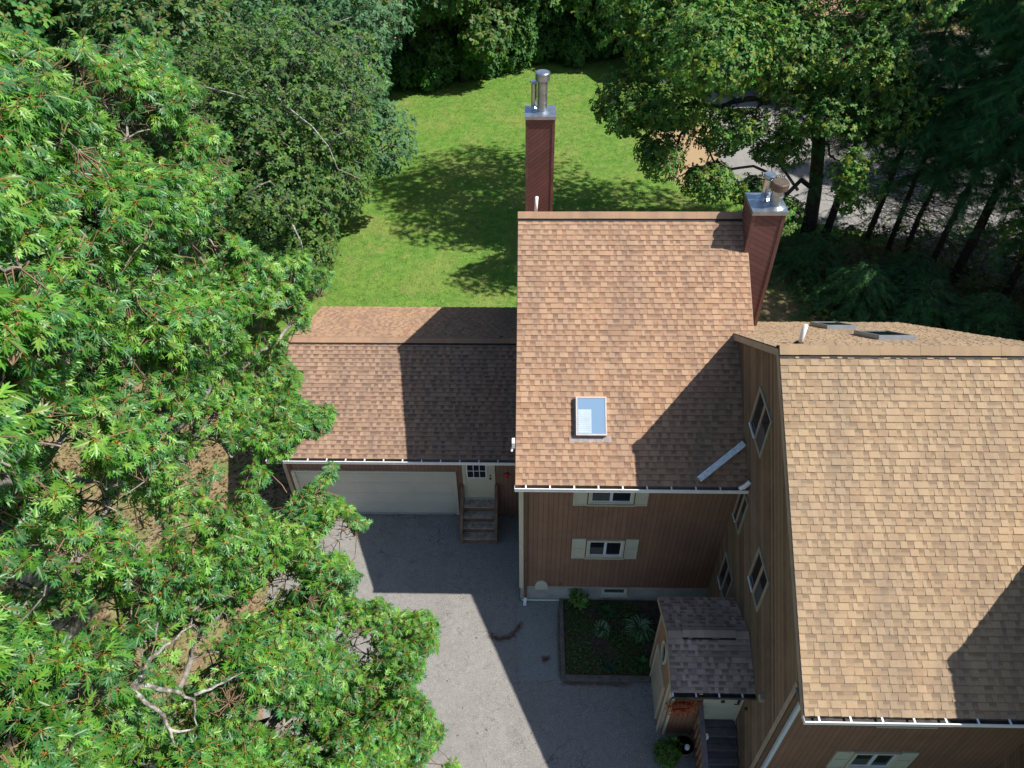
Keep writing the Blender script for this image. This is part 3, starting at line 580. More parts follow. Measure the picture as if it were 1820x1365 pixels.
# wreath
rnd=random.Random(4); wc=FP(3.70,1.80,.13); mb=MB()
for i in range(560):
    a=rnd.uniform(0,2*math.pi); r=.20+rnd.gauss(0,.07); c=np.array((wc[0]+r*1.15*math.cos(a),wc[1]+rnd.uniform(-.07,.05),wc[2]+r*math.sin(a)))
    d=np.array((math.cos(a)+rnd.gauss(0,.7),rnd.gauss(-.5,.6),math.sin(a)+rnd.gauss(0,.7))); d/=np.linalg.norm(d); s_=np.cross(d,(0,-1,.2)); s_/=np.linalg.norm(s_)+1e-6
    l=rnd.uniform(.04,.075); col=rnd.choice([(.42,.07,.04),(.5,.14,.05),(.34,.05,.03),(.18,.03,.02),(.45,.2,.08)])
    mb.poly([c,c+d*l*.5+s_*l*.3,c+d*l,c+d*l*.5-s_*l*.3],0,col)
mb.tube([(wc[0]+.21*math.cos(k*math.pi/12),wc[1]+.02,wc[2]+.19*math.sin(k*math.pi/12)) for k in range(25)],.035,6,0,False,(.16,.05,.02)); wr=mb.build('wreath','leaf_dull',base=wc); tag(wr,'round wreath of orange red flowers hanging on the porch wall','wreath')
# porch stairs
ps_=thing('entry_stairs',(4.7,7.0,0),'dark wooden stairs with a railing leading down from the porch door','stairs')
ys=[8.0-.03,7.60,7.34,7.08,6.82,6.56]
for i in range(5):
    z=.90-.18*i; mb=MB(); a,b=ys[i+1]-.02,ys[i]-.004; m_=(a+b)/2
    for y0,y1 in ((a,m_-.005),(m_+.005,b)): mb.box(4.27,5.13,y0,y1,z-.035,z)
    mb.build('tread','deck_dark',ps_,bevel=.004); mb=MB(); mb.box(4.27,5.13,ys[i+1]+.001,ys[i+1]+.02,max(z-.18,0),z-.037); mb.build('riser','deck_dark',ps_)
mb=MB(); mb.prism([(6.56,0),(7.97,0),(7.97,.88),(7.6,.88),(6.56,.2)],4.22,4.265); mb.build('stringer','deck_brown',ps_)
a=np.array((4.14,7.97,1.86));b=np.array((4.14,6.35,.86+.35)); d=(b-a)/np.linalg.norm(b-a)
mb=MB(); mb.obox((a+b)/2,d,(1,0,0),np.cross(d,(1,0,0)),np.linalg.norm(b-a)/2,.06,.02); mb.build('handrail','deck_dark',ps_)
mb=MB()
for k in range(10): 
    t_=k/9; p=a+(b-a)*t_; mb.box(4.115,4.155,p[1]-.03 if k in(0,9) else p[1]-.02,p[1]+.03 if k in (0,9) else p[1]+.02,max(0,.9-.68*t_)*0+0.0 if k in(0,9) else max(.05,.8-.7*t_),p[2]-.02)
mb.build('balusters','deck_brown',ps_)
mb=MB(); mb.box(4.19,4.215,6.4,7.95,.0,.30); mb.build('side_board','deck_brown',ps_)
q=at(1255,1309,1.35); mb=MB(); mb.box(q[0]-.045,q[0]+.045,q[1]-.045,q[1]+.045,1.3,1.42); mb.box(q[0]-.03,q[0]+.03,q[1]-.03,q[1]+.03,1.0,1.3); o=mb.build('rail_lantern','white',base=(q[0],q[1],1.0)); tag(o,'small white lantern on the entry stair railing','lantern')
#==CUT2==
# ------------------------------------------------------------------ vegetation generators
def nrm(a): return a/(np.linalg.norm(a,axis=-1,keepdims=True)+1e-9)
def oak_template():
    half=[(0,.13),(.045,.22),(.06,.38),(.08,.56),(.075,.76),(0,1.0),(.24,.34),(.38,.64),(.25,.92)]
    tris=[(0,1,2),(0,2,3),(0,3,5),(3,4,5),(1,6,2),(2,7,3),(3,8,4)]
    V=[];T=[];pet=[]
    for sg in (1,-1):
        b=len(V)
        for x,y in half: V.append((sg*x,y,-.42*(y-.25)**2-.40*abs(x)*(1 if abs(x)>.15 else .5))); pet.append(.35 if y<.2 and x==0 else 0)
        T+= [(b+i,b+j,b+k) if sg>0 else (b+i,b+k,b+j) for i,j,k in tris]
    b=len(V); V+=[(-.014,0,0),(.014,0,0),(0,.22,.004)]; pet+=[1,1,.8]; T.append((b,b+1,b+2))
    return np.array(V,float),np.array(T),np.array(pet,float)
def simple_template(wd=.26):
    V=[(0,0,0),(wd,.42,-.07),(0,1,-.22),(-wd,.42,-.07),(0,.45,.02)]; T=[(0,1,4),(1,2,4),(2,3,4),(3,0,4)]
    return np.array(V,float),np.array(T),np.array([.7,0,0,0,.1])
def lobed_template():
    V=[(0,0,0),(.22,.3,-.06),(.10,.45,0),(.30,.72,-.12),(0,1,-.2),(-.30,.72,-.12),(-.10,.45,0),(-.22,.3,-.06)]
    T=[(0,1,2),(2,3,4),(4,5,6),(6,7,0),(0,2,6),(2,4,6)]
    return np.array(V,float),np.array(T),np.array([.8,0,.1,0,0,0,.1,0])
def frond_template():
    V=[(0,0,0),(0,1,-.25)];T=[]
    for k in range(6):
        y=.05+.15*k; l=.42*(1-.75*y)
        for sg in (1,-1):
            b=len(V); V+=[(0,y,-.25*y*y),(0,y+.055,-.25*y*y),(sg*l,y+.20,-.25*y*y-.10)]; T.append((b,b+1,b+2))
    V+=[(-.015,0,0),(.015,0,0)]; T.append((len(V)-2,len(V)-1,1))
    return np.array(V,float),np.array(T),np.zeros(len(V))
def leaves(P,D,Nn,S,C,tmpl,petcol=(.42,.17,.03)):
    """P position, D leaf axis, Nn leaf normal, S size, C colour -> vertices, triangles, colours"""
    V,T,pet=tmpl; D=nrm(D); X=nrm(np.cross(D,Nn)); Z=np.cross(X,D)
    v=P[:,None]+S[:,None,None]*(V[None,:,0:1]*X[:,None]+V[None,:,1:2]*D[:,None]+V[None,:,2:3]*Z[:,None])
    n=len(P); t=(T[None]+(np.arange(n)*len(V))[:,None,None]).reshape(-1,3)
    c=C[:,None]*(1-pet[None,:,None])+np.array(petcol)[None,None]*pet[None,:,None]
    return v.reshape(-1,3),t,c.reshape(-1,3)
def rosettes(rng,P,A,m,size,pal,tmpl,spread=.35,droop=.35,petcol=(.42,.17,.03),jit=.25):
    """m leaves fanned round every twig tip P with axis A"""
    n=len(P); A=nrm(A); q=nrm(np.cross(A,rng.normal(size=(n,3)))); r=np.cross(A,q)
    ph=rng.uniform(0,2*np.pi,(n,1))+np.arange(m)[None]*2*np.pi/m+rng.normal(0,.25,(n,m)); el=rng.normal(spread,.35,(n,m))
    D=np.cos(el)[...,None]*(np.cos(ph)[...,None]*q[:,None]+np.sin(ph)[...,None]*r[:,None])+np.sin(el)[...,None]*A[:,None]
    D[...,2]-=droop*rng.uniform(.3,1.4,(n,m)); D=nrm(D)
    Nn=A[:,None]+rng.normal(0,.35,(n,m,3)); S=size*rng.uniform(1-jit*1.4,1+jit,(n,m))
    pal=np.array(pal); C=pal[rng.integers(0,len(pal),(n,1))[:,0]][:,None]*rng.uniform(.75,1.25,(n,m,1))*rng.uniform(.92,1.08,(n,m,3))
    PP=np.repeat(P[:,None],m,1)+D*size*.02
    return leaves(PP.reshape(-1,3),D.reshape(-1,3),Nn.reshape(-1,3),S.reshape(-1),C.reshape(-1,3),tmpl,petcol)
def cat_mesh(parts):
    V=[];T=[];Cc=[];o=0
    for v,t,c in parts: V.append(v);T.append(t+o);Cc.append(c);o+=len(v)
    return np.concatenate(V),np.concatenate(T),np.concatenate(Cc)
def skeleton(rng,hubs,trunk,r0,tipr=.012,bias=.35):
    """grow a branching skeleton from trunk points through hub points (each hub joins the nearest node closer to the trunk)"""
    nodes_=[np.array(p,float) for p in trunk]; par=[-1]+list(range(len(trunk)-1)); nt_=len(trunk)
    top=nodes_[-1]; tr=np.array(nodes_)
    d0=np.min(np.linalg.norm(hubs[:,None]-tr[None],axis=2),axis=1); order=np.argsort(d0); dist=[0]*nt_
    for i in order:
        h=hubs[i]; arr=np.array(nodes_); dd=np.linalg.norm(arr-h,axis=1); cost=dd+bias*np.array(dist)+np.where(arr[:,2]>h[2]+.3,dd*.5,0)
        k=int(np.argmin(cost)); par.append(k); nodes_.append(h); dist.append(dist[k]+dd[k])
    n=len(nodes_); w_=np.zeros(n); 
    for i in range(n-1,0,-1): w_[i]+=1; w_[par[i]]+=w_[i]
    w_[0]+=1; rad=np.maximum(tipr,r0*np.sqrt(w_/w_[0])**1.0)
    return nodes_,par,rad,nt_
def branch_mesh(rng,mb,nodes_,par,rad,nt_,sides=6,wig=.08):
    mb.tube(nodes_[:nt_],[rad[i]*(1.25 if i==0 else 1) for i in range(nt_)],9)
    for i in range(nt_,len(nodes_)):
        a,b=nodes_[par[i]],nodes_[i]; L=np.linalg.norm(b-a)
        if L<1e-3: continue
        r1=rad[i]; r0=min(rad[par[i]],r1*1.35); k=3 if L>.5 else 2
        pts=[a+(b-a)*t+(rng.normal(0,wig*L*.5,3) if 0<t<1 else 0)+np.array((0,0,.10*L*math.sin(math.pi*t))) for t in np.linspace(0,1,k+1)]
        mb.tube(pts,list(np.linspace(r0,r1,k+1)),sides if r1>.02 else 3,cap=False)
def twig_mesh(rng,P,hubs,r=.006):
    """thin three-sided twigs from the nearest hub to each tip"""
    idx=np.concatenate([np.argmin(((P[i:i+500,None]-hubs[None])**2).sum(2),axis=1) for i in range(0,len(P),500)])
    A=hubs[idx]; d=nrm(P-A); ln=np.linalg.norm(P-A,axis=1,keepdims=True); A=P-d*np.minimum(ln,.42); q=nrm(np.cross(d,rng.normal(size=P.shape))); s=np.cross(d,q); V=[];n=len(P)
    Mi=(A+P)/2+rng.normal(0,.06,P.shape)
    for base,rr in ((A,r*1.6),(Mi,r*1.2),(P,r*.7)):
        for k in range(3): V.append(base+rr*(math.cos(k*2.094)*q+math.sin(k*2.094)*s))
    V=np.stack(V,1).reshape(-1,3); T=[]
    for l in (0,3):
        for k in range(3):
            a,b=l+k,l+(k+1)%3; T+=[(a,b,b+3),(a,b+3,a+3)]
    T=(np.array(T)[None]+(np.arange(n)*9)[:,None,None]).reshape(-1,3); return V,T,d
def ellipsoid_pts(rng,n,c,r,shell=.55,lump=0.3,seed=0):
    """points in a lumpy ellipsoid shell"""
    d=nrm(rng.normal(size=(n,3))); rs=np.random.RandomState(seed); K=nrm(rs.normal(size=(14,3))); am=rs.uniform(-1,1,14)
    f=1+lump*(np.maximum(0,(d@K.T)-.6)*am[None]*3).sum(1)*.6
    rad=(shell+(1-shell)*rng.uniform(0,1,n)**.5)*f
    return np.array(c)+d*rad[:,None]*np.array(r),d
OAKPAL=[(0.066,0.224,0.024),(0.047,0.183,0.024),(0.085,0.260,0.028),(0.153,0.342,0.053),(0.031,0.142,0.031),(0.050,0.189,0.061)]
DARKPAL=[(0.049,0.152,0.027),(0.063,0.183,0.032),(0.037,0.122,0.029),(0.091,0.220,0.037),(0.051,0.159,0.054)]
BLUEPAL=[(0.066,0.176,0.077),(0.055,0.154,0.068),(0.088,0.209,0.086)]
RIGHTPAL=[(.040,.170,.036),(.052,.200,.040),(.030,.135,.034),(.085,.26,.045)]
HEMPAL=[(0.049,0.162,0.051),(0.054,0.176,0.054),(0.032,0.115,0.041),(0.095,0.257,0.065)]
def tree(name,label,base,r0,trunk,clumps,per,m,size,pal,tmpl,seed,cat='tree',group=None,bark='bark',leafm='leaf_dull',spread=.35,droop=.35,petcol=(.30,.15,.04),lump=.3,shell=.45,hubn=60,up=.8,twr=.006,extra=None):
    """trunk polyline + crown made of lumpy leaf clumps [(centre,radii,weight)]"""
    rng=np.random.default_rng(seed); root=thing(name,base,label,cat,group)
    Ps=[];Ds=[]; tot=sum(c[2] for c in clumps)
    for i,(c,r,wt) in enumerate(clumps):
        p,d=ellipsoid_pts(rng,int(per*wt/tot),c,r,shell,lump,seed*31+i); Ps.append(p); Ds.append(d)
    P=np.concatenate(Ps); D=np.concatenate(Ds); k=P[:,2]>.15; P,D=P[k],D[k]
    hubs=P[rng.choice(len(P),min(hubn,len(P)),replace=False)]; cc=np.array(trunk[-1]); hubs=hubs+(cc-hubs)*.12
    mb=MB(); nd=skeleton(rng,hubs,trunk,r0); branch_mesh(rng,mb,*nd); tk=mb.build('trunk',bark,root,smooth=True)
    V,T,d=twig_mesh(rng,P[::2],hubs,twr); tri_mesh('twigs',V,T,None,[bark],tk)
    A=D+np.array((0,0,up)); V,T,Cc=rosettes(rng,P,A,m,size,pal,tmpl,spread,droop,petcol)
    tri_mesh('crown',V,T,Cc,[leafm],root); return root
TO,TS,TL,TF=oak_template(),simple_template(),lobed_template(),frond_template()
# ------------------------------------------------------------------ near oaks at left: crowns laid out against the open air by distance from the view
def inpoly(u,v,poly):
    c=np.zeros(len(u),bool); n=len(poly)
    for i in range(n):
        x1,y1=poly[i];x2,y2=poly[(i+1)%n]
        k=((y1>v)!=(y2>v))&(u<(x2-x1)*(v-y1)/(y2-y1+1e-9)+x1); c^=k
    return c
def near_oak(label,poly,holes,Dfun,n,trunk,r0,seed,limbs,depth=3.0,size=.116,base=None,ragged=17):
    rng=np.random.default_rng(seed); root=thing('oak_tree',base,label,'tree')
    us=[p[0] for p in poly];vs=[p[1] for p in poly]; K=n*15
    u=rng.uniform(min(us),max(us),K); v=rng.uniform(min(vs),max(vs),K)
    # ragged silhouette: displace lookups with smooth pseudo noise
    du=ragged*(np.sin(v/31.+1.3)+np.sin(v/13.7)+.8*np.sin(u/23.+v/17.)); dv=ragged*(np.sin(u/29.+.5)+np.sin(u/12.1+2)+.8*np.sin(v/19.-u/27.))
    ok=inpoly(u+du*.6,v+dv*.6,poly)
    for h,keep in holes: ok&=~(inpoly(u+du*.3,v+dv*.3,h)&(rng.uniform(0,1,K)>keep))
    Dd=Dfun(u,v); ok&=rng.uniform(0,1,K)<(5.5/Dd)**-2*(1/ (13/5.5)**2)*1.0
    # tufts: keep more where a blobby field is high
    f=np.sin(u/41.+2*np.sin(v/57.))+np.sin(v/37.+1.7*np.sin(u/63.)); ok&=rng.uniform(-1.9,.9,K)<f
    u,v,Dd=u[ok][:n],v[ok][:n],Dd[ok][:n]
    dep=rng.uniform(0,1,len(u))**1.3*depth; amp=.35*np.sin(u/47.+v/61.)+.3*np.sin(v/33.)
    Dd=Dd+dep+amp
    dirs=FW[None]+RT[None]*((u-910)/F)[:,None]-UP[None]*((v-682.5)/F)[:,None]; dirs=nrm(dirs); P=CAM+dirs*Dd[:,None]
    hubs=P[rng.choice(len(P),len(P)//6,replace=False)]+rng.normal(0,.06,(len(P)//6,3)); hubs[:,2]-=.16; tc=np.array(trunk[-1]); hubs+= (tc-hubs)*.04
    allh=[np.array(q) for l in limbs for q in l[0]]
    mb=MB(); nd=list(skeleton(rng,np.array(hubs),trunk,r0,.007)); nd[2]=np.where(np.arange(len(nd[2]))>=nd[3],np.minimum(nd[2],.045),nd[2]); branch_mesh(rng,mb,*nd,wig=.12)
    tk=mb.build('trunk','bark',root,smooth=True)
    for pts,ra,rb in limbs:
        mb=MB(); pts=[np.array(q,float) for q in pts]; fine=[]
        for a,b in zip(pts,pts[1:]):
            for t in (0,.33,.66): fine.append(a+(b-a)*t+rng.normal(0,.012,3)*(t>0))
        fine.append(pts[-1]); mb.tube(fine,list(np.linspace(ra*.68,rb*.62,len(fine))*rng.uniform(.88,1.12,len(fine))),8); mb.build('limb','lichen_bark',root,smooth=True)
    V,T,d=twig_mesh(rng,P,hubs,.005); tri_mesh('twigs',V,T,None,['twig'],tk)
    A=d*.6+np.array((.15,-.1,1.0))+rng.normal(0,.35,P.shape)
    parts=[rosettes(rng,P,A,7,size,OAKPAL,TO,.02,.42,(.55,.21,.03),.35)]
    V,T,Cc=cat_mesh(parts); tri_mesh('crown',V,T,Cc,['leaf'],root); return root,len(P)
def mat_lichen():
    m,t,b=nodes('lichen_bark'); p=pos(t); n=noise(t,p,14,5,.7); n2=noise(t,p,60,3,.7)
    c=ramp(t,n,[(.38,(.07,.062,.05)),(.5,(.20,.19,.165)),(.62,(.36,.37,.33))]); c=mixc(t,.4,c,ramp(t,n2,[(.3,.2),(.7,.8)]),'OVERLAY')
    t.links.new(c,b.inputs['Base Color']); b.inputs['Roughness'].default_value=.9; bump(t,b,n,.6,.01); return m
M['lichen_bark']=mat_lichen(); M['twig']=plain('young_twig',(.20,.13,.08),.8,var=.3)
def pl(*q): return [tuple(at_d(u,v,d)) for u,v,d in q]
def pn(*q): return [tuple(at_d(u,v,d*.93)) for u,v,d in q]
def Dup(u,v):  # upper oak: nearest at far left, receding to the tips over the garage
    d=4.9+np.clip(u,-200,700)/700*7.4; d+=np.clip((430-v)/430,0,1)*3.6*np.clip(1-u/900,0,1); return np.maximum(d,4.2)
def Dlo(u,v):
    d=6.3+np.clip(u,-200,850)/850*4.6; return np.maximum(d,5.)
polyU=[(-420,70),(20,60),(60,95),(120,60),(205,110),(235,70),(265,55),(300,120),(345,165),(350,225),(400,245),(385,300),(400,370),(430,440),(480,455),(545,450),(570,480),(520,530),(560,570),(545,600),(500,650),(515,690),(560,720),(590,735),(575,775),(530,792),(470,790),(415,800),(380,780),(330,800),(250,830),(150,850),(60,880),(-420,900)]
polyL=[(-420,860),(60,800),(160,800),(240,770),(300,800),(330,850),(420,845),(470,830),(455,880),(500,915),(535,885),(555,835),(585,845),(590,895),(650,905),(640,925),(560,930),(575,980),(625,1000),(640,1060),(700,1075),(760,1110),(795,1160),(740,1220),(745,1290),(820,1325),(815,1500),(-420,1500)]
hU=[([(60,725),(390,715),(400,810),(300,850),(40,880)],.12),([(430,560),(500,580),(500,660),(430,650)],.35)]
hL=[([(-20,865),(170,835),(190,960),(90,1060),(-20,1030)],.14),([(260,790),(450,790),(440,900),(350,985),(300,950),(220,1000),(120,1010),(200,890)],.20),([(-20,1195),(215,1195),(255,1120),(345,1085),(370,1170),(450,1185),(430,1255),(340,1320),(285,1325),(240,1255),(-20,1250)],.10),([(-20,1015),(90,1035),(190,1150),(150,1170),(-20,1075)],.14),([(600,985),(660,1000),(700,1060),(600,1080),(560,1020)],.35),([(100,1000),(400,940),(380,1090),(160,1130)],.35),([(530,1120),(620,1100),(600,1180),(540,1190)],.5)]
t1,n1=near_oak('tallest oak filling the upper left, broad glossy lobed leaves overhanging the garage roof corner',polyU,hU,Dup,16500,[(-7.2,5.2,0),(-7.1,5.3,5),(-6.9,5.4,9),(-6.3,5.5,12.5)],.26,5,
  [(pl((150,745,8.3),(260,735,8.9),(370,731,9.6)),.035,.018),(pl((60,860,8.6),(110,780,8.4),(150,742,8.3)),.05,.035),(pl((-200,900,9.4),(-60,870,9.),(60,860,8.6)),.09,.05),(pl((285,790,9.8),(330,795,10),(380,790,10.3)),.018,.008)],base=(-7.2,5.2,0))
t2,n2=near_oak('lower oak with bare pale forked limbs showing, its leaves reaching over the asphalt driveway',polyL,hL,Dlo,18500,[(-7.4,1.6,0),(-7.3,1.6,5),(-7.0,1.8,8.5),(-6.2,2.0,11.0)],.24,6,
  [(pn((-500,1290,9.5),(-150,1232,8.6),(0,1226,8.2),(120,1222,8.1),(232,1225,8.2)),.075,.045),
   (pn((232,1225,8.2),(262,1180,8.3),(292,1148,8.4),(345,1110,8.6)),.038,.014),(pn((232,1225,8.2),(310,1228,8.3),(345,1243,8.4),(350,1290,8.5)),.034,.010),(pn((345,1235,8.4),(385,1218,8.6),(432,1195,8.8)),.026,.009),
   (pn((232,1225,8.2),(280,1262,8.2),(303,1298,8.2),(310,1322,8.2)),.036,.012),(pn((303,1298,8.2),(345,1296,8.3)),.02,.009),(pn((262,1180,8.3),(240,1150,8.4),(212,1130,8.4),(250,1100,8.6)),.014,.006),
   (pn((-120,1010,9.6),(0,1028,9.4),(40,1035,9.4),(75,1052,9.4)),.04,.018),(pn((0,1060,9.4),(40,1095,9.3),(85,1128,9.3),(140,1158,9.4),(170,1155,9.4)),.024,.007),
   (pn((-150,1060,9.6),(0,1000,9.5),(60,945,9.6),(110,905,9.8),(165,880,10)),.05,.012),(pn((-120,960,9.8),(0,955,9.7),(50,920,9.8),(120,895,9.9)),.035,.010),(pn((-60,1140,9),(60,1100,9.1),(130,1050,9.3)),.02,.007)],base=(-7.4,1.6,0))
# ------------------------------------------------------------------ dark oak beyond the garage (upper left of centre)
def dead(root,lines,r=.03):
    rng=np.random.default_rng(3)
    for pts in lines:
        mb=MB(); mb.tube([np.array(q) for q in pts],list(np.linspace(r,r*.3,len(pts))),6); mb.build('limb','lichen_bark',root,smooth=True)
b=tree('oak_tree','dense dark green oak beyond the garage, bare grey twigs poking through its crown',(-10,25.5,0),.28,[(-10,25.5,0),(-10,25.5,3),(-9.8,25.6,5.5),(-9.4,25.7,8)],
 [((-9.0,25.5,9.0),(3.0,3.2,2.5),3),((-7.6,25.2,7.2),(2.0,2.4,2.4),2.0),((-8.9,23.4,5.8),(2.1,2.0,2.2),2),((-9.0,27.5,6.6),(2.8,3,2.8),1.6),((-11.5,25,8.2),(3.2,3.4,3.2),2),((-9.8,23.2,7.6),(2.6,2.2,2.6),1.8),((-10.4,22.8,4.8),(2.0,1.9,2.0),1.4),((-12.5,23,6),(2.4,2,2.4),1.2)],
 16500,6,.15,DARKPAL+[(.07,.15,.02)],TL,11,leafm='leaf_dull',hubn=220,petcol=(.20,.11,.04),shell=.45,lump=.4)
dead(b,[pl((470,150,26.5),(510,190,26.2),(555,225,26),(585,262,25.8),(600,300,25.6),(640,318,25.5)),pl((585,262,25.8),(600,240,25.6),(622,232,25.5)),pl((440,345,24.5),(460,330,24.3),(480,322,24.2),(490,332,24.2)),pl((340,150,27),(400,163,26.6),(460,180,26.2)),pl((560,60,28.5),(600,40,28.3),(625,30,28.3)),pl((520,400,23.5),(535,430,23.3),(540,450,23.3))],.035)
tree('broadleaf_tree','grey green rounded tree at the lawn edge, partly hidden by the dark oak',(-10,34,0),.22,[(-10,34,0),(-9.8,34,3),(-9.4,34,6)],
 [((-8.3,34,7.2),(2.6,3,2.8),2),((-7.6,32.4,4.6),(1.9,2,2.0),1.4),((-10.5,34,8.5),(3,3,3),2),((-7.6,35,9.4),(2.4,2.6,2.2),1.4)],4800,6,.2,BLUEPAL,TS,12,hubn=70,petcol=(.1,.12,.05))
# ------------------------------------------------------------------ large oak at right beyond the lawn
c0=tree('oak_tree','large spreading oak at the right lawn edge with a forked dark trunk behind the chimney',(13.4,31.6,0),.30,[(13.4,31.6,0),(13.2,31.8,2.4),(12.8,31.9,4.6),(12.0,32,7.0),(10.6,32,10)],
 [((6.0,31.5,9.6),(2.9,3.0,2.0),2.0),((9.2,31.5,9.4),(3.0,3.4,2.4),2.2),((12.6,30.6,8.8),(3.0,2.6,1.9),2.2),((4.9,32.5,11.8),(3.0,3.6,2.6),2.2),((9.0,33,13.6),(4.5,4.2,3.2),3),((13.8,32,12.4),(3.2,3.6,2.8),2),((5.6,29.4,7.2),(1.5,1.3,1.1),.7),((8.0,29.6,6.4),(1.7,1.4,1.1),.8),((10.3,29.8,5.5),(1.4,1.2,.9),.5),((10.8,28.4,3.2),(.8,.8,.7),.35),((4.1,30.8,6.9),(1.6,1.5,1.3),.9),((5.3,29.0,5.6),(1.2,1.1,1.0),.5),((7.4,28.6,4.6),(1.3,1.1,.9),.5),((9.3,28.9,4.0),(.9,.8,.6),.3),((8.9,26.6,1.9),(1.0,.8,.8),.4),((11.6,29.5,7.0),(1.8,1.5,1.3),.9),((14.2,29.8,7.2),(1.6,1.4,1.2),.8),((6.6,27.3,10.4),(2.7,2.0,1.9),1.6),((3.2,34.8,13.2),(2.4,2.6,2),1.2),((6.5,37,12.5),(3,2.6,2.6),1.4),((13.0,28.0,5.0),(.9,.9,1.6),.4)],
 18500,6,.17,RIGHTPAL+[(.13,.24,.03)],TL,13,hubn=170,bark='bark_dark',petcol=(.35,.24,.03),shell=.35,lump=.5)
dead(c0,[pl((1418,338,36.6),(1400,312,36.3),(1380,284,36),(1362,260,35.7),(1345,242,35.5),(1318,226,35.2))],.07)
# ------------------------------------------------------------------ hemlocks on the bank at right
def hemlock(name,label,base,h,rad,crown0,seed,nb,lean=(0,0),dens=1.,group='hemlocks on the bank behind the near townhouse',fs=1.,wide=1.):
    rng=np.random.default_rng(seed); root=thing(name,base,label,'tree',group); b=np.array(base,float); tip=b+np.array((lean[0],lean[1],h))
    mb=MB(); tr=[b+(tip-b)*t+rng.normal(0,.05,3)*(0<t<1) for t in np.linspace(0,1,7)]; mb.tube(tr,list(np.linspace(rad,.02,7)),8)
    Pf=[];Df=[];Nf=[];Sf=[]
    for i in range(nb):
        t=rng.uniform(.10,.99); z=h*t; a=rng.uniform(0,2*np.pi); o=b+(tip-b)*t
        live=z>crown0*rng.uniform(.8,1.15); L=wide*(.22+(1-t)**.8*2.9)*rng.uniform(.7,1.15) if live else rng.uniform(.7,2.0)
        dr=np.array((math.cos(a),math.sin(a),0)); k=6; pts=[o+dr*L*s+np.array((0,0,(.18*L*s-.42*L*s*s) if live else (.05*L*s-.25*L*s*s)))+rng.normal(0,.03,3)*(s>0) for s in np.linspace(0,1,k)]
        mb.tube(pts,list(np.linspace(.022 if live else .018,.005,k)),3,cap=False)
        if not live:
            for j in range(3):
                q=pts[2+j]; e=q+nrm(dr*.6+rng.normal(0,.6,3))*rng.uniform(.25,.6); mb.tube([q,e],[.008,.004],3,cap=False)
            continue
        nf=int((5+L*17)*dens); s=rng.uniform(.12,1.05,nf)
        p=o+dr*L*s[:,None]; p[:,2]+=.18*L*s-.42*L*s*s; side=np.array((-dr[1],dr[0],0)); sg=rng.choice((-1,1),nf); fan=rng.uniform(.3,1.1,nf)
        d=dr*np.cos(fan)[:,None]+side*(sg*np.sin(fan))[:,None]; d[:,2]-=rng.uniform(.05,.5,nf)
        Pf.append(p+rng.normal(0,.05,p.shape));Df.append(d);Nf.append(np.array((0,0,1.))+rng.normal(0,.3,(nf,3)));Sf.append(rng.uniform(.22,.44,nf)*(1 if L>.7 else .7)*fs)
    if h>8:
        for i in range(46):
            t=rng.uniform(.04,.42); a=rng.uniform(0,2*np.pi); o=b+(tip-b)*t; L=rng.uniform(.6,2.3); dr=np.array((math.cos(a),math.sin(a),0))
            pts=[o+dr*L*q+np.array((0,0,.1*L*q-.35*L*q*q))+rng.normal(0,.05,3)*(q>0) for q in (0,.3,.6,1)]; mb.tube(pts,[.018,.013,.009,.004],3,cap=False)
            for j in (1,2,2,3):
                e=pts[j]+nrm(dr*.5+rng.normal(0,.7,3))*rng.uniform(.25,.7); mb.tube([pts[j],e],[.008,.003],3,cap=False)
            if rng.uniform()<.30:
                k=int(rng.integers(4,12)); Pf.append(np.repeat(pts[3][None],k,0)+rng.normal(0,.18,(k,3)));Df.append(np.repeat(dr[None],k,0)+rng.normal(0,.5,(k,3)));Nf.append(np.array((0,0,1.))+rng.normal(0,.3,(k,3)));Sf.append(rng.uniform(.2,.4,k))
    mb.build('trunk','bark_dark',root,smooth=True)
    P=np.concatenate(Pf);n=len(P); pal=np.array(HEMPAL); C_=pal[rng.integers(0,len(pal),n)]*rng.uniform(.7,1.4,(n,1))
    V,T,Cc=leaves(P,np.concatenate(Df),np.concatenate(Nf),np.concatenate(Sf),C_,TF); tri_mesh('crown',V,T,Cc,['needle'],root); return root
HB=[((14.1,31.3,0),16,.20,5.2,'hemlock with a straight bare lower trunk right beside the oak trunk'),((15.9,30.9,0),13.5,.15,5.2,'third trunk of the hemlock row counting from the oak'),((16.8,30.4,0),15,.13,5.4,'thin hemlock close beside its neighbour in the row middle'),((17.4,29.9,0),12,.13,4.8,'slender hemlock in the row middle with a light green pointed tip'),((18.0,28.6,0),14.5,.15,4.8,'hemlock in front of the widest gap to the parking area'),((18.9,28.0,0),17,.22,5.2,'thickest leaning hemlock trunk right of the row middle'),((20.3,26.4,0),15,.17,4.4,'hemlock at the bare dead brush under the row'),((21.4,25.8,0),15,.17,4.,'hemlock with wide low boughs toward the right edge'),((23.6,25.2,0),15,.2,3.5,'hemlock shading the right edge of the parking area'),((25.5,28.5,0),18,.22,2.5,'tall rear hemlock filling the upper right corner'),((24.5,36.5,0),15,.2,5.5,'rear hemlock rising behind the row in the upper right')]
rp_=[]
for i,(bs,h,r_,c_,lb) in enumerate(HB): hemlock('hemlock_tree',lb,bs,h,r_,c_,100+i,300 if i<9 else 340,(.3,0),1.05,fs=1.25,wide=1.2)
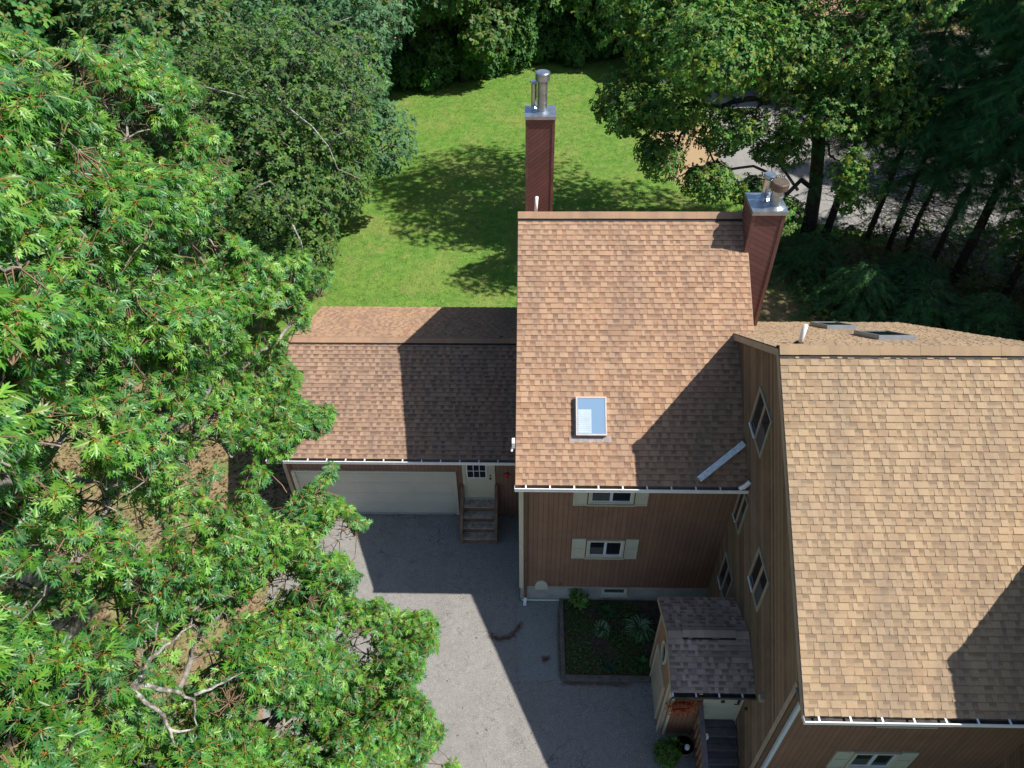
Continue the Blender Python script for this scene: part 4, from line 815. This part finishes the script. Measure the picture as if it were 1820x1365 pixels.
# low dark hemlock boughs and shrubs in the shade behind the near house
SH=[((13.6,25.4,0),2.6),((15.8,24.6,0),2.4),((17.8,23.4,0),2.6),((20.2,22.0,0),3.4),((12.4,28.6,0),2.0),((22.6,22.0,0),4.4),((16.4,27.0,0),2.0),((18.9,20.4,0),3.2)]
SL=['dark young hemlock low beside the chimney','dark young hemlock in the shade left of the skylights','dark young hemlock in the shade behind the skylights','dark young hemlock behind the right end of the roof slope','small dark hemlock at the foot of the oak','bushy young hemlock at the right edge above the roof','lowest young hemlock under the hemlock row','dark young hemlock nearest the roof edge at right']
for i,(bs,h) in enumerate(SH):
    hemlock('young_hemlock',SL[i],bs,h,.06,.1,150+i,130,(0,0),1.1,'young hemlocks behind the near townhouse',.7)
# ------------------------------------------------------------------ wood edge behind the lawn
def proto(seed,pal,tm=TS,size=.30,n=4200,low=1.0):
    return tree('woodland_tree','woodland tree',(0,0,0),.2,[(0,0,0),(.1,0,3),(0,.1,6),(.1,0,9)],[((0,0,9.5),(3.2,3.2,3.0),2.),((1.8,-.8,6.4),(2.4,2.4,2.2),1.5),((-1.9,-.6,6.0),(2.4,2.4,2.4),1.5),((.2,-1.6,low+2.2),(2.2,1.6,1.8),1.1),((.3,1.5,5.5),(2.6,2.2,2.6),.9)],n,5,size,pal,tm,seed,hubn=70,bark='bark_dark',group='woodland trees behind the lawn',shell=.4,lump=.5,twr=.01)
PR=[proto(21,DARKPAL,TL),proto(22,BLUEPAL+DARKPAL[:3],TS,.28,4600,.2),proto(23,RIGHTPAL,TL,.3)]
WT=[(-4.6,51.0,0,1.15,1,'pale leaved woodland tree leaning furthest over the lawn'),(-8.2,50.5,1,1.1,2,'woodland tree at the far left corner of the lawn'),(.5,55.5,2,.9,3,'dark woodland tree above the chimney flues'),(4.2,56,0,1.0,4,'woodland tree with a pale trunk right of the flues'),(7.8,55.5,2,1.05,5,'fresh green woodland tree at the right end of the lawn'),(-11.5,46,0,1.1,6,'dark woodland tree behind the grey green tree'),(-15,41,1,1.1,7,'grey green woodland tree behind the two left oaks'),(-17,34,0,1.2,8,'dark woodland tree at the top left corner'),(-2,60,2,1.2,9,'woodland tree in the second row above the lawn'),(-20,27,2,1.1,10,'woodland tree at the left edge behind the tallest oak'),(-14.5,30,1,.95,2.2,'shaded woodland tree beside the dark oak'),(9.5,62,0,1.2,11,'tall woodland tree behind the green one'),(2.5,64,1,1.2,12,'woodland tree deep behind the flues'),(-9,58,2,1.2,13,'woodland tree deep behind the lawn corner'),(-17.5,20,0,1.0,14,'woodland tree at left beyond the forest floor'),(11.0,56.5,1,.8,3.3,'small woodland tree left of the neighbouring house'),(29,46,2,1.3,1.2,'broad tree at the right beyond the parking area'),(25.5,19.5,0,1.3,.7,'tree standing past the right edge behind the roof'),(22.0,24.0,0,1.15,2.2,'added woodland tree at the foot of the hemlock row, shading the young hemlocks'),(-19.5,44,1,1.2,1.4,'woodland tree at the far top left corner'),(-24,36,0,1.3,.4,'woodland tree at the left end of the back row')]  # tree at the hemlock row's foot is added to shade the young hemlocks
for i,(x,y,k,s_,rz,lb) in enumerate(WT):
    o=PR[k] if k in (0,1,2) and not PR[k].get('used') else copy_tree(PR[k])
    if not o.get('used') and o in PR: PR[k]['used']=1
    o.location=(x,y,0); o.rotation_euler=(0,0,rz); o.scale=(s_,s_,s_*1.05); o['label']=lb
for o in bpy.data.objects:
    if 'used' in o: del o['used']
WS=[(-13,47,1.),(-10.5,48.5,1.1),(-8.5,50,.9),(-6.3,50.8,1.1),(-4,52,1.),(-1.6,53.6,1.15),(.6,54.6,.9),(2.8,55,1.1),(5,55.6,1.),(7.2,56.2,1.1),(9.2,57,1.2),(-5,54.5,1.4),(-.5,57,1.5),(4,58.5,1.5),(-9.5,53,1.5),(8.5,60,1.5),(-16,36,1.4),(-14,24,1.2)]
SLB=['at the far left corner of the lawn','second from the left lawn corner','third from the left lawn corner','under the pale leaved tree','right of the pale leaved tree','left of the chimney flues','behind the chimney flues','just right of the chimney flues','second to the right of the flues','at the right end of the lawn edge','beside the distant house','in the back row left of the flues','in the back row behind the flues','in the back row right of the flues','in the back row at the left corner','in the back row near the distant house','behind the two left oaks','in the shade left of the dark oak']
w0=tree('woodland_shrub','dark woodland shrub '+SLB[0],(0,0,0),.05,[(0,0,0),(0,0,.6),(0,.1,1.2)],[((0,0,1.2),(1.5,1.4,1.3),2),((.8,-.6,.8),(1.1,1.,.9),1),((-.9,-.3,1.7),(1.1,1.,1.1),1)],1500,5,.2,DARKPAL,TS,31,cat='shrub',group='dark shrubs along the woodland edge',hubn=30,bark='bark_dark',petcol=(.06,.09,.02),shell=.3)
for i,(x,y,s_) in enumerate(WS):
    o=w0 if i==0 else copy_tree(w0); o.location=(x,y,0); o.rotation_euler=(0,0,i*1.7); o.scale=(s_,s_,s_*1.2); o['label']='dark woodland shrub '+SLB[i]
# ------------------------------------------------------------------ neighbouring townhouses beyond the parking area
for (x0,y0,sd_,lb) in ((8.6,50.0,91,'distant townhouse with tan roof behind the large oak'),(15.6,46.0,92,'distant townhouse with sunlit brown gable wall at the top right')):
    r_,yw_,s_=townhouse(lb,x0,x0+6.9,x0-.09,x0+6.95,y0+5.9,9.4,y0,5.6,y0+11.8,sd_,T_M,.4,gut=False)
    f_=Face('front',yw_); g_=Face('west',x0)
    for a in (1.2,4.2):
        for b_ in (1.6,3.9): window(r_,f_,x0+a,x0+a+1.1,b_,b_+.9,2,.06,True)
    window(r_,g_,y0+3,y0+4.1,3.6,4.7,2,.06,True)
# ------------------------------------------------------------------ flower bed
mb=MB(); mb.poly([(1.04,9.45,.05),(3.34,9.45,.05),(3.34,9.82,.05),(5.1,9.82,.05),(5.1,11.73,.05),(1.04,11.73,.05)]); o=mb.build('flower_bed_soil','soil',base=(2,10.5,.05)); tag(o,kind='structure')
mb=MB(); mb.box(.92,1.03,9.30,11.72,0,.12); bd=thing('garden_edging',(.97,9.4,0),'grey timber edging round the shaded flower bed','edging'); mb.build('edge_timber','timber',bd,bevel=.01)
mb=MB(); mb.box(1.035,3.3,9.30,9.44,0,.12); mb.build('edge_timber','timber',bd,bevel=.01)
def hosta(name,label,c,n,L,seed,pal,edge=True,cat='plant',wd=.22,up=.75,group=None,z0=.05):
    rng=np.random.default_rng(seed); V=[];T=[];Cc=[]
    for i in range(n):
        a=rng.uniform(0,2*math.pi); el=rng.uniform(.15,1.25)*up; l=L*rng.uniform(.65,1.1); d=np.array((math.cos(a),math.sin(a))); s=np.array((-d[1],d[0])); col=np.array(pal[rng.integers(len(pal))])*rng.uniform(.8,1.25)
        b=len(V); K=5; arc=0
        for k in range(K+1):
            t=k/K; r=l*math.cos(el)*t; z=c[2]+z0*0+l*(math.sin(el)*t-.75*t*t*math.cos(el)*.8)+.03; w_=wd*l*math.sin(math.pi*min(1,.08+t*.92))**.7*(1 if t>.15 else .4)
            p=np.array((c[0]+d[0]*r,c[1]+d[1]*r)); 
            for q,(f,dz) in enumerate(((-1,.03),(-.62,.0),(.62,.0),(1,.03))):
                V.append((p[0]+s[0]*w_*f,p[1]+s[1]*w_*f,max(z+dz*l*.6,c[2]+.01))); Cc.append(np.array((.5,.6,.42)) if (edge and abs(f)==1) else col)
        for k in range(K):
            for q in range(3):
                x=b+k*4+q; T+=[(x,x+1,x+5),(x,x+5,x+4)]
    o=tri_mesh(name,np.array(V),np.array(T),np.array(Cc),['leaf_dull'],None,base=c); tag(o,label,cat,group); return o
hosta('hosta_plant','small white edged hosta in the flower bed middle',tuple(at(1070,1118,.06)),30,.36,1,[(.04,.13,.045)])
hosta('hosta_plant','big bushy hosta clump beside the porch wall',tuple(at(1136,1118,.06)),110,.56,2,[(.05,.15,.055),(.06,.17,.06)],True,wd=.10)
hosta('hosta_plant','spreading hosta with plain leaves under the foundation wall',tuple(at(1078,1088,.06)),50,.36,3,[(.04,.12,.03)],False,wd=.12)
hosta('hosta_plant','small blue green hosta at the front edge of the bed',tuple(at(1083,1186,.06)),22,.24,4,[(.03,.085,.05)],False)
hosta('hosta_plant','shaded hosta tucked against the porch corner',tuple(at(1140,1180,.06)),45,.34,5,[(.04,.12,.03)],False,wd=.12)
def bush(name,label,c,r,n,size,pal,seed,tm=TS,cat='shrub',h=1.,leafm='leaf_dull'):
    rng=np.random.default_rng(seed); root=thing(name,c,label,cat); P,D=ellipsoid_pts(rng,n,(c[0],c[1],c[2]+r*h),(r,r,r*h),.35,.4,seed); P=P[P[:,2]>c[2]+.03]
    hub=np.array([[c[0],c[1],c[2]+r*h*.4]])+rng.normal(0,r*.2,(6,3)); V,T,d=twig_mesh(rng,P,hub,.004); tri_mesh('stems',V,T,None,['twig'],root)
    V,T,Cc=rosettes(rng,P,D[:len(P)]+np.array((0,0,.8)),4,size,pal,tm,.3,.3,(.08,.13,.03)); tri_mesh('foliage',V,T,Cc,[leafm],root); return root
bush('leafy_shrub','bright green leafy plant against the concrete foundation',tuple(at(1030,1075,.05)),.24,45,.15,[(.07,.19,.02),(.09,.22,.03)],7,TS,'plant',1.5)
bush('round_shrub','green shrub beside the front stairs and planter',tuple(at(1185,1350,0)),.36,420,.07,[(.06,.17,.015),(.08,.2,.02),(.045,.13,.015)],8,TS)
q=at(1212,1335,0); mb=MB()
mb.tube([(q[0],q[1],0),(q[0],q[1],.38)],[.17,.23],18); mb.tube([(q[0],q[1],.38),(q[0],q[1],.36)],[.23,.19],18); o=mb.build('planter','timber',base=(q[0],q[1],0)); tag(o,'round dark planter half covered by the green shrub','planter')
q=at(1221,1329,.42); mb=MB(); mb.tube([(q[0],q[1],.38),(q[0],q[1],.40),(q[0],q[1],.5),(q[0],q[1],.52)],[.03,.06,.06,.02],12); o=mb.build('garden_lamp','white',base=(q[0],q[1],.38)); tag(o,'small white garden lamp beside the planter','lamp')
def scatter(name,n,fpos,size,pal,tm,mat,seed,flat=True,up=.3):
    rng=np.random.default_rng(seed); P=fpos(rng,n); n=len(P); a=rng.uniform(0,2*np.pi,n); D=np.stack([np.cos(a),np.sin(a),rng.uniform(0,up,n)],1); Nn=np.array((0,0,1.))+rng.normal(0,.4,(n,3)); pal=np.array(pal)
    V,T,Cc=leaves(P,D,Nn,size*rng.uniform(.6,1.3,n),pal[rng.integers(0,len(pal),n)]*rng.uniform(.7,1.3,(n,1)),tm,(.1,.1,.04)); o=tri_mesh(name,V,T,Cc,[mat],None,base=tuple(P.mean(0))); tag(o,kind='stuff'); return o
def weedpos(rng,n):
    P=np.stack([rng.uniform(1.06,3.3,n),rng.uniform(9.48,11.65,n),np.full(n,.06)],1); f=np.sin(P[:,0]*5+1)+np.sin(P[:,1]*6+P[:,0]*3); return P[rng.uniform(-2.2,1.2,n)<f]+np.abs(rng.normal(0,.03,(1,1)))*np.array((0,0,1))
scatter('bed_weeds',3800,weedpos,.07,[(.05,.14,.025),(.07,.18,.03),(.07,.11,.03)],TS,'leaf_dull',41,up=.9)
def needlepos(rng,n):
    L=[[(870,1128),(885,1137),(905,1133),(920,1120),(926,1108)],[(993,1085),(994,1140),(996,1205)],[(1000,1214),(1060,1215),(1120,1216)],[(965,1172),(975,1170)]]
    out=[]
    for l,wt in zip(L,(.30,.30,.3,.1)):
        for (a,b) in zip(l,l[1:]):
            k=int(n*wt/(len(l)-1)); t=rng.uniform(0,1,k)
            pa,pb=at(*a,.012),at(*b,.012); p=pa+(pb-pa)*t[:,None]; p[:,:2]+=rng.normal(0,.045,(k,2)); out.append(p)
    return np.concatenate(out)
scatter('fallen_needles',2600,needlepos,.05,[(.16,.06,.03),(.12,.05,.025),(.2,.09,.04)],simple_template(.08),'leaf_dull',42,up=.15)
def littpos(rng,n):
    P=np.stack([rng.uniform(-17,-7.2,n),rng.uniform(3,24,n),np.full(n,.015)],1); return P
scatter('leaf_litter',14000,littpos,.13,[(.14,.085,.04),(.20,.13,.065),(.09,.055,.03),(.25,.18,.1),(.05,.09,.02)],TL,'leaf_dull',43,up=.5)
def grasspos(rng,n):
    P=np.stack([rng.uniform(-13,11,n),rng.uniform(20,57,n),np.full(n,.0)],1); bad=((((P[:,0]-9.1)/2.3)**2+((P[:,1]-40.6)/4.2)**2)<1)|((P[:,0]>9.6)&(P[:,1]>36)); P=P[~bad]; bad=(P[:,0]<-.1)&(P[:,0]>-7.6)&(P[:,1]<21.9)|(P[:,0]>-.4)&(P[:,1]<23); return P[~bad]
scatter('grass_tufts',60000,grasspos,.12,[(.085,.20,.03),(.11,.25,.04),(.15,.27,.055),(.07,.16,.02)],frond_template(),'leaf_dull',44,up=1.2)
scatter('understory_growth',9500,lambda rng,n:np.stack([rng.uniform(11.5,26,n),rng.uniform(18.5,32,n),rng.uniform(.02,.9,n)**1.5],1),.26,[(.05,.12,.02),(.08,.17,.03),(.15,.23,.04),(.10,.08,.04)],TL,'leaf_dull',45,up=1.)

def drvpos(rng,n):
    return np.concatenate([np.stack([rng.uniform(-6.8,.5,n//2),rng.uniform(7,14.6,n//2),np.full(n//2,.02)],1),np.stack([rng.uniform(-6.8,-.4,n//2),14.8-np.abs(rng.normal(0,.12,n//2)),np.full(n//2,.02)],1)])
scatter('fallen_leaves',240,drvpos,.055,[(.22,.13,.06),(.15,.08,.04),(.10,.14,.03)],TL,'leaf_dull',47,up=.3)
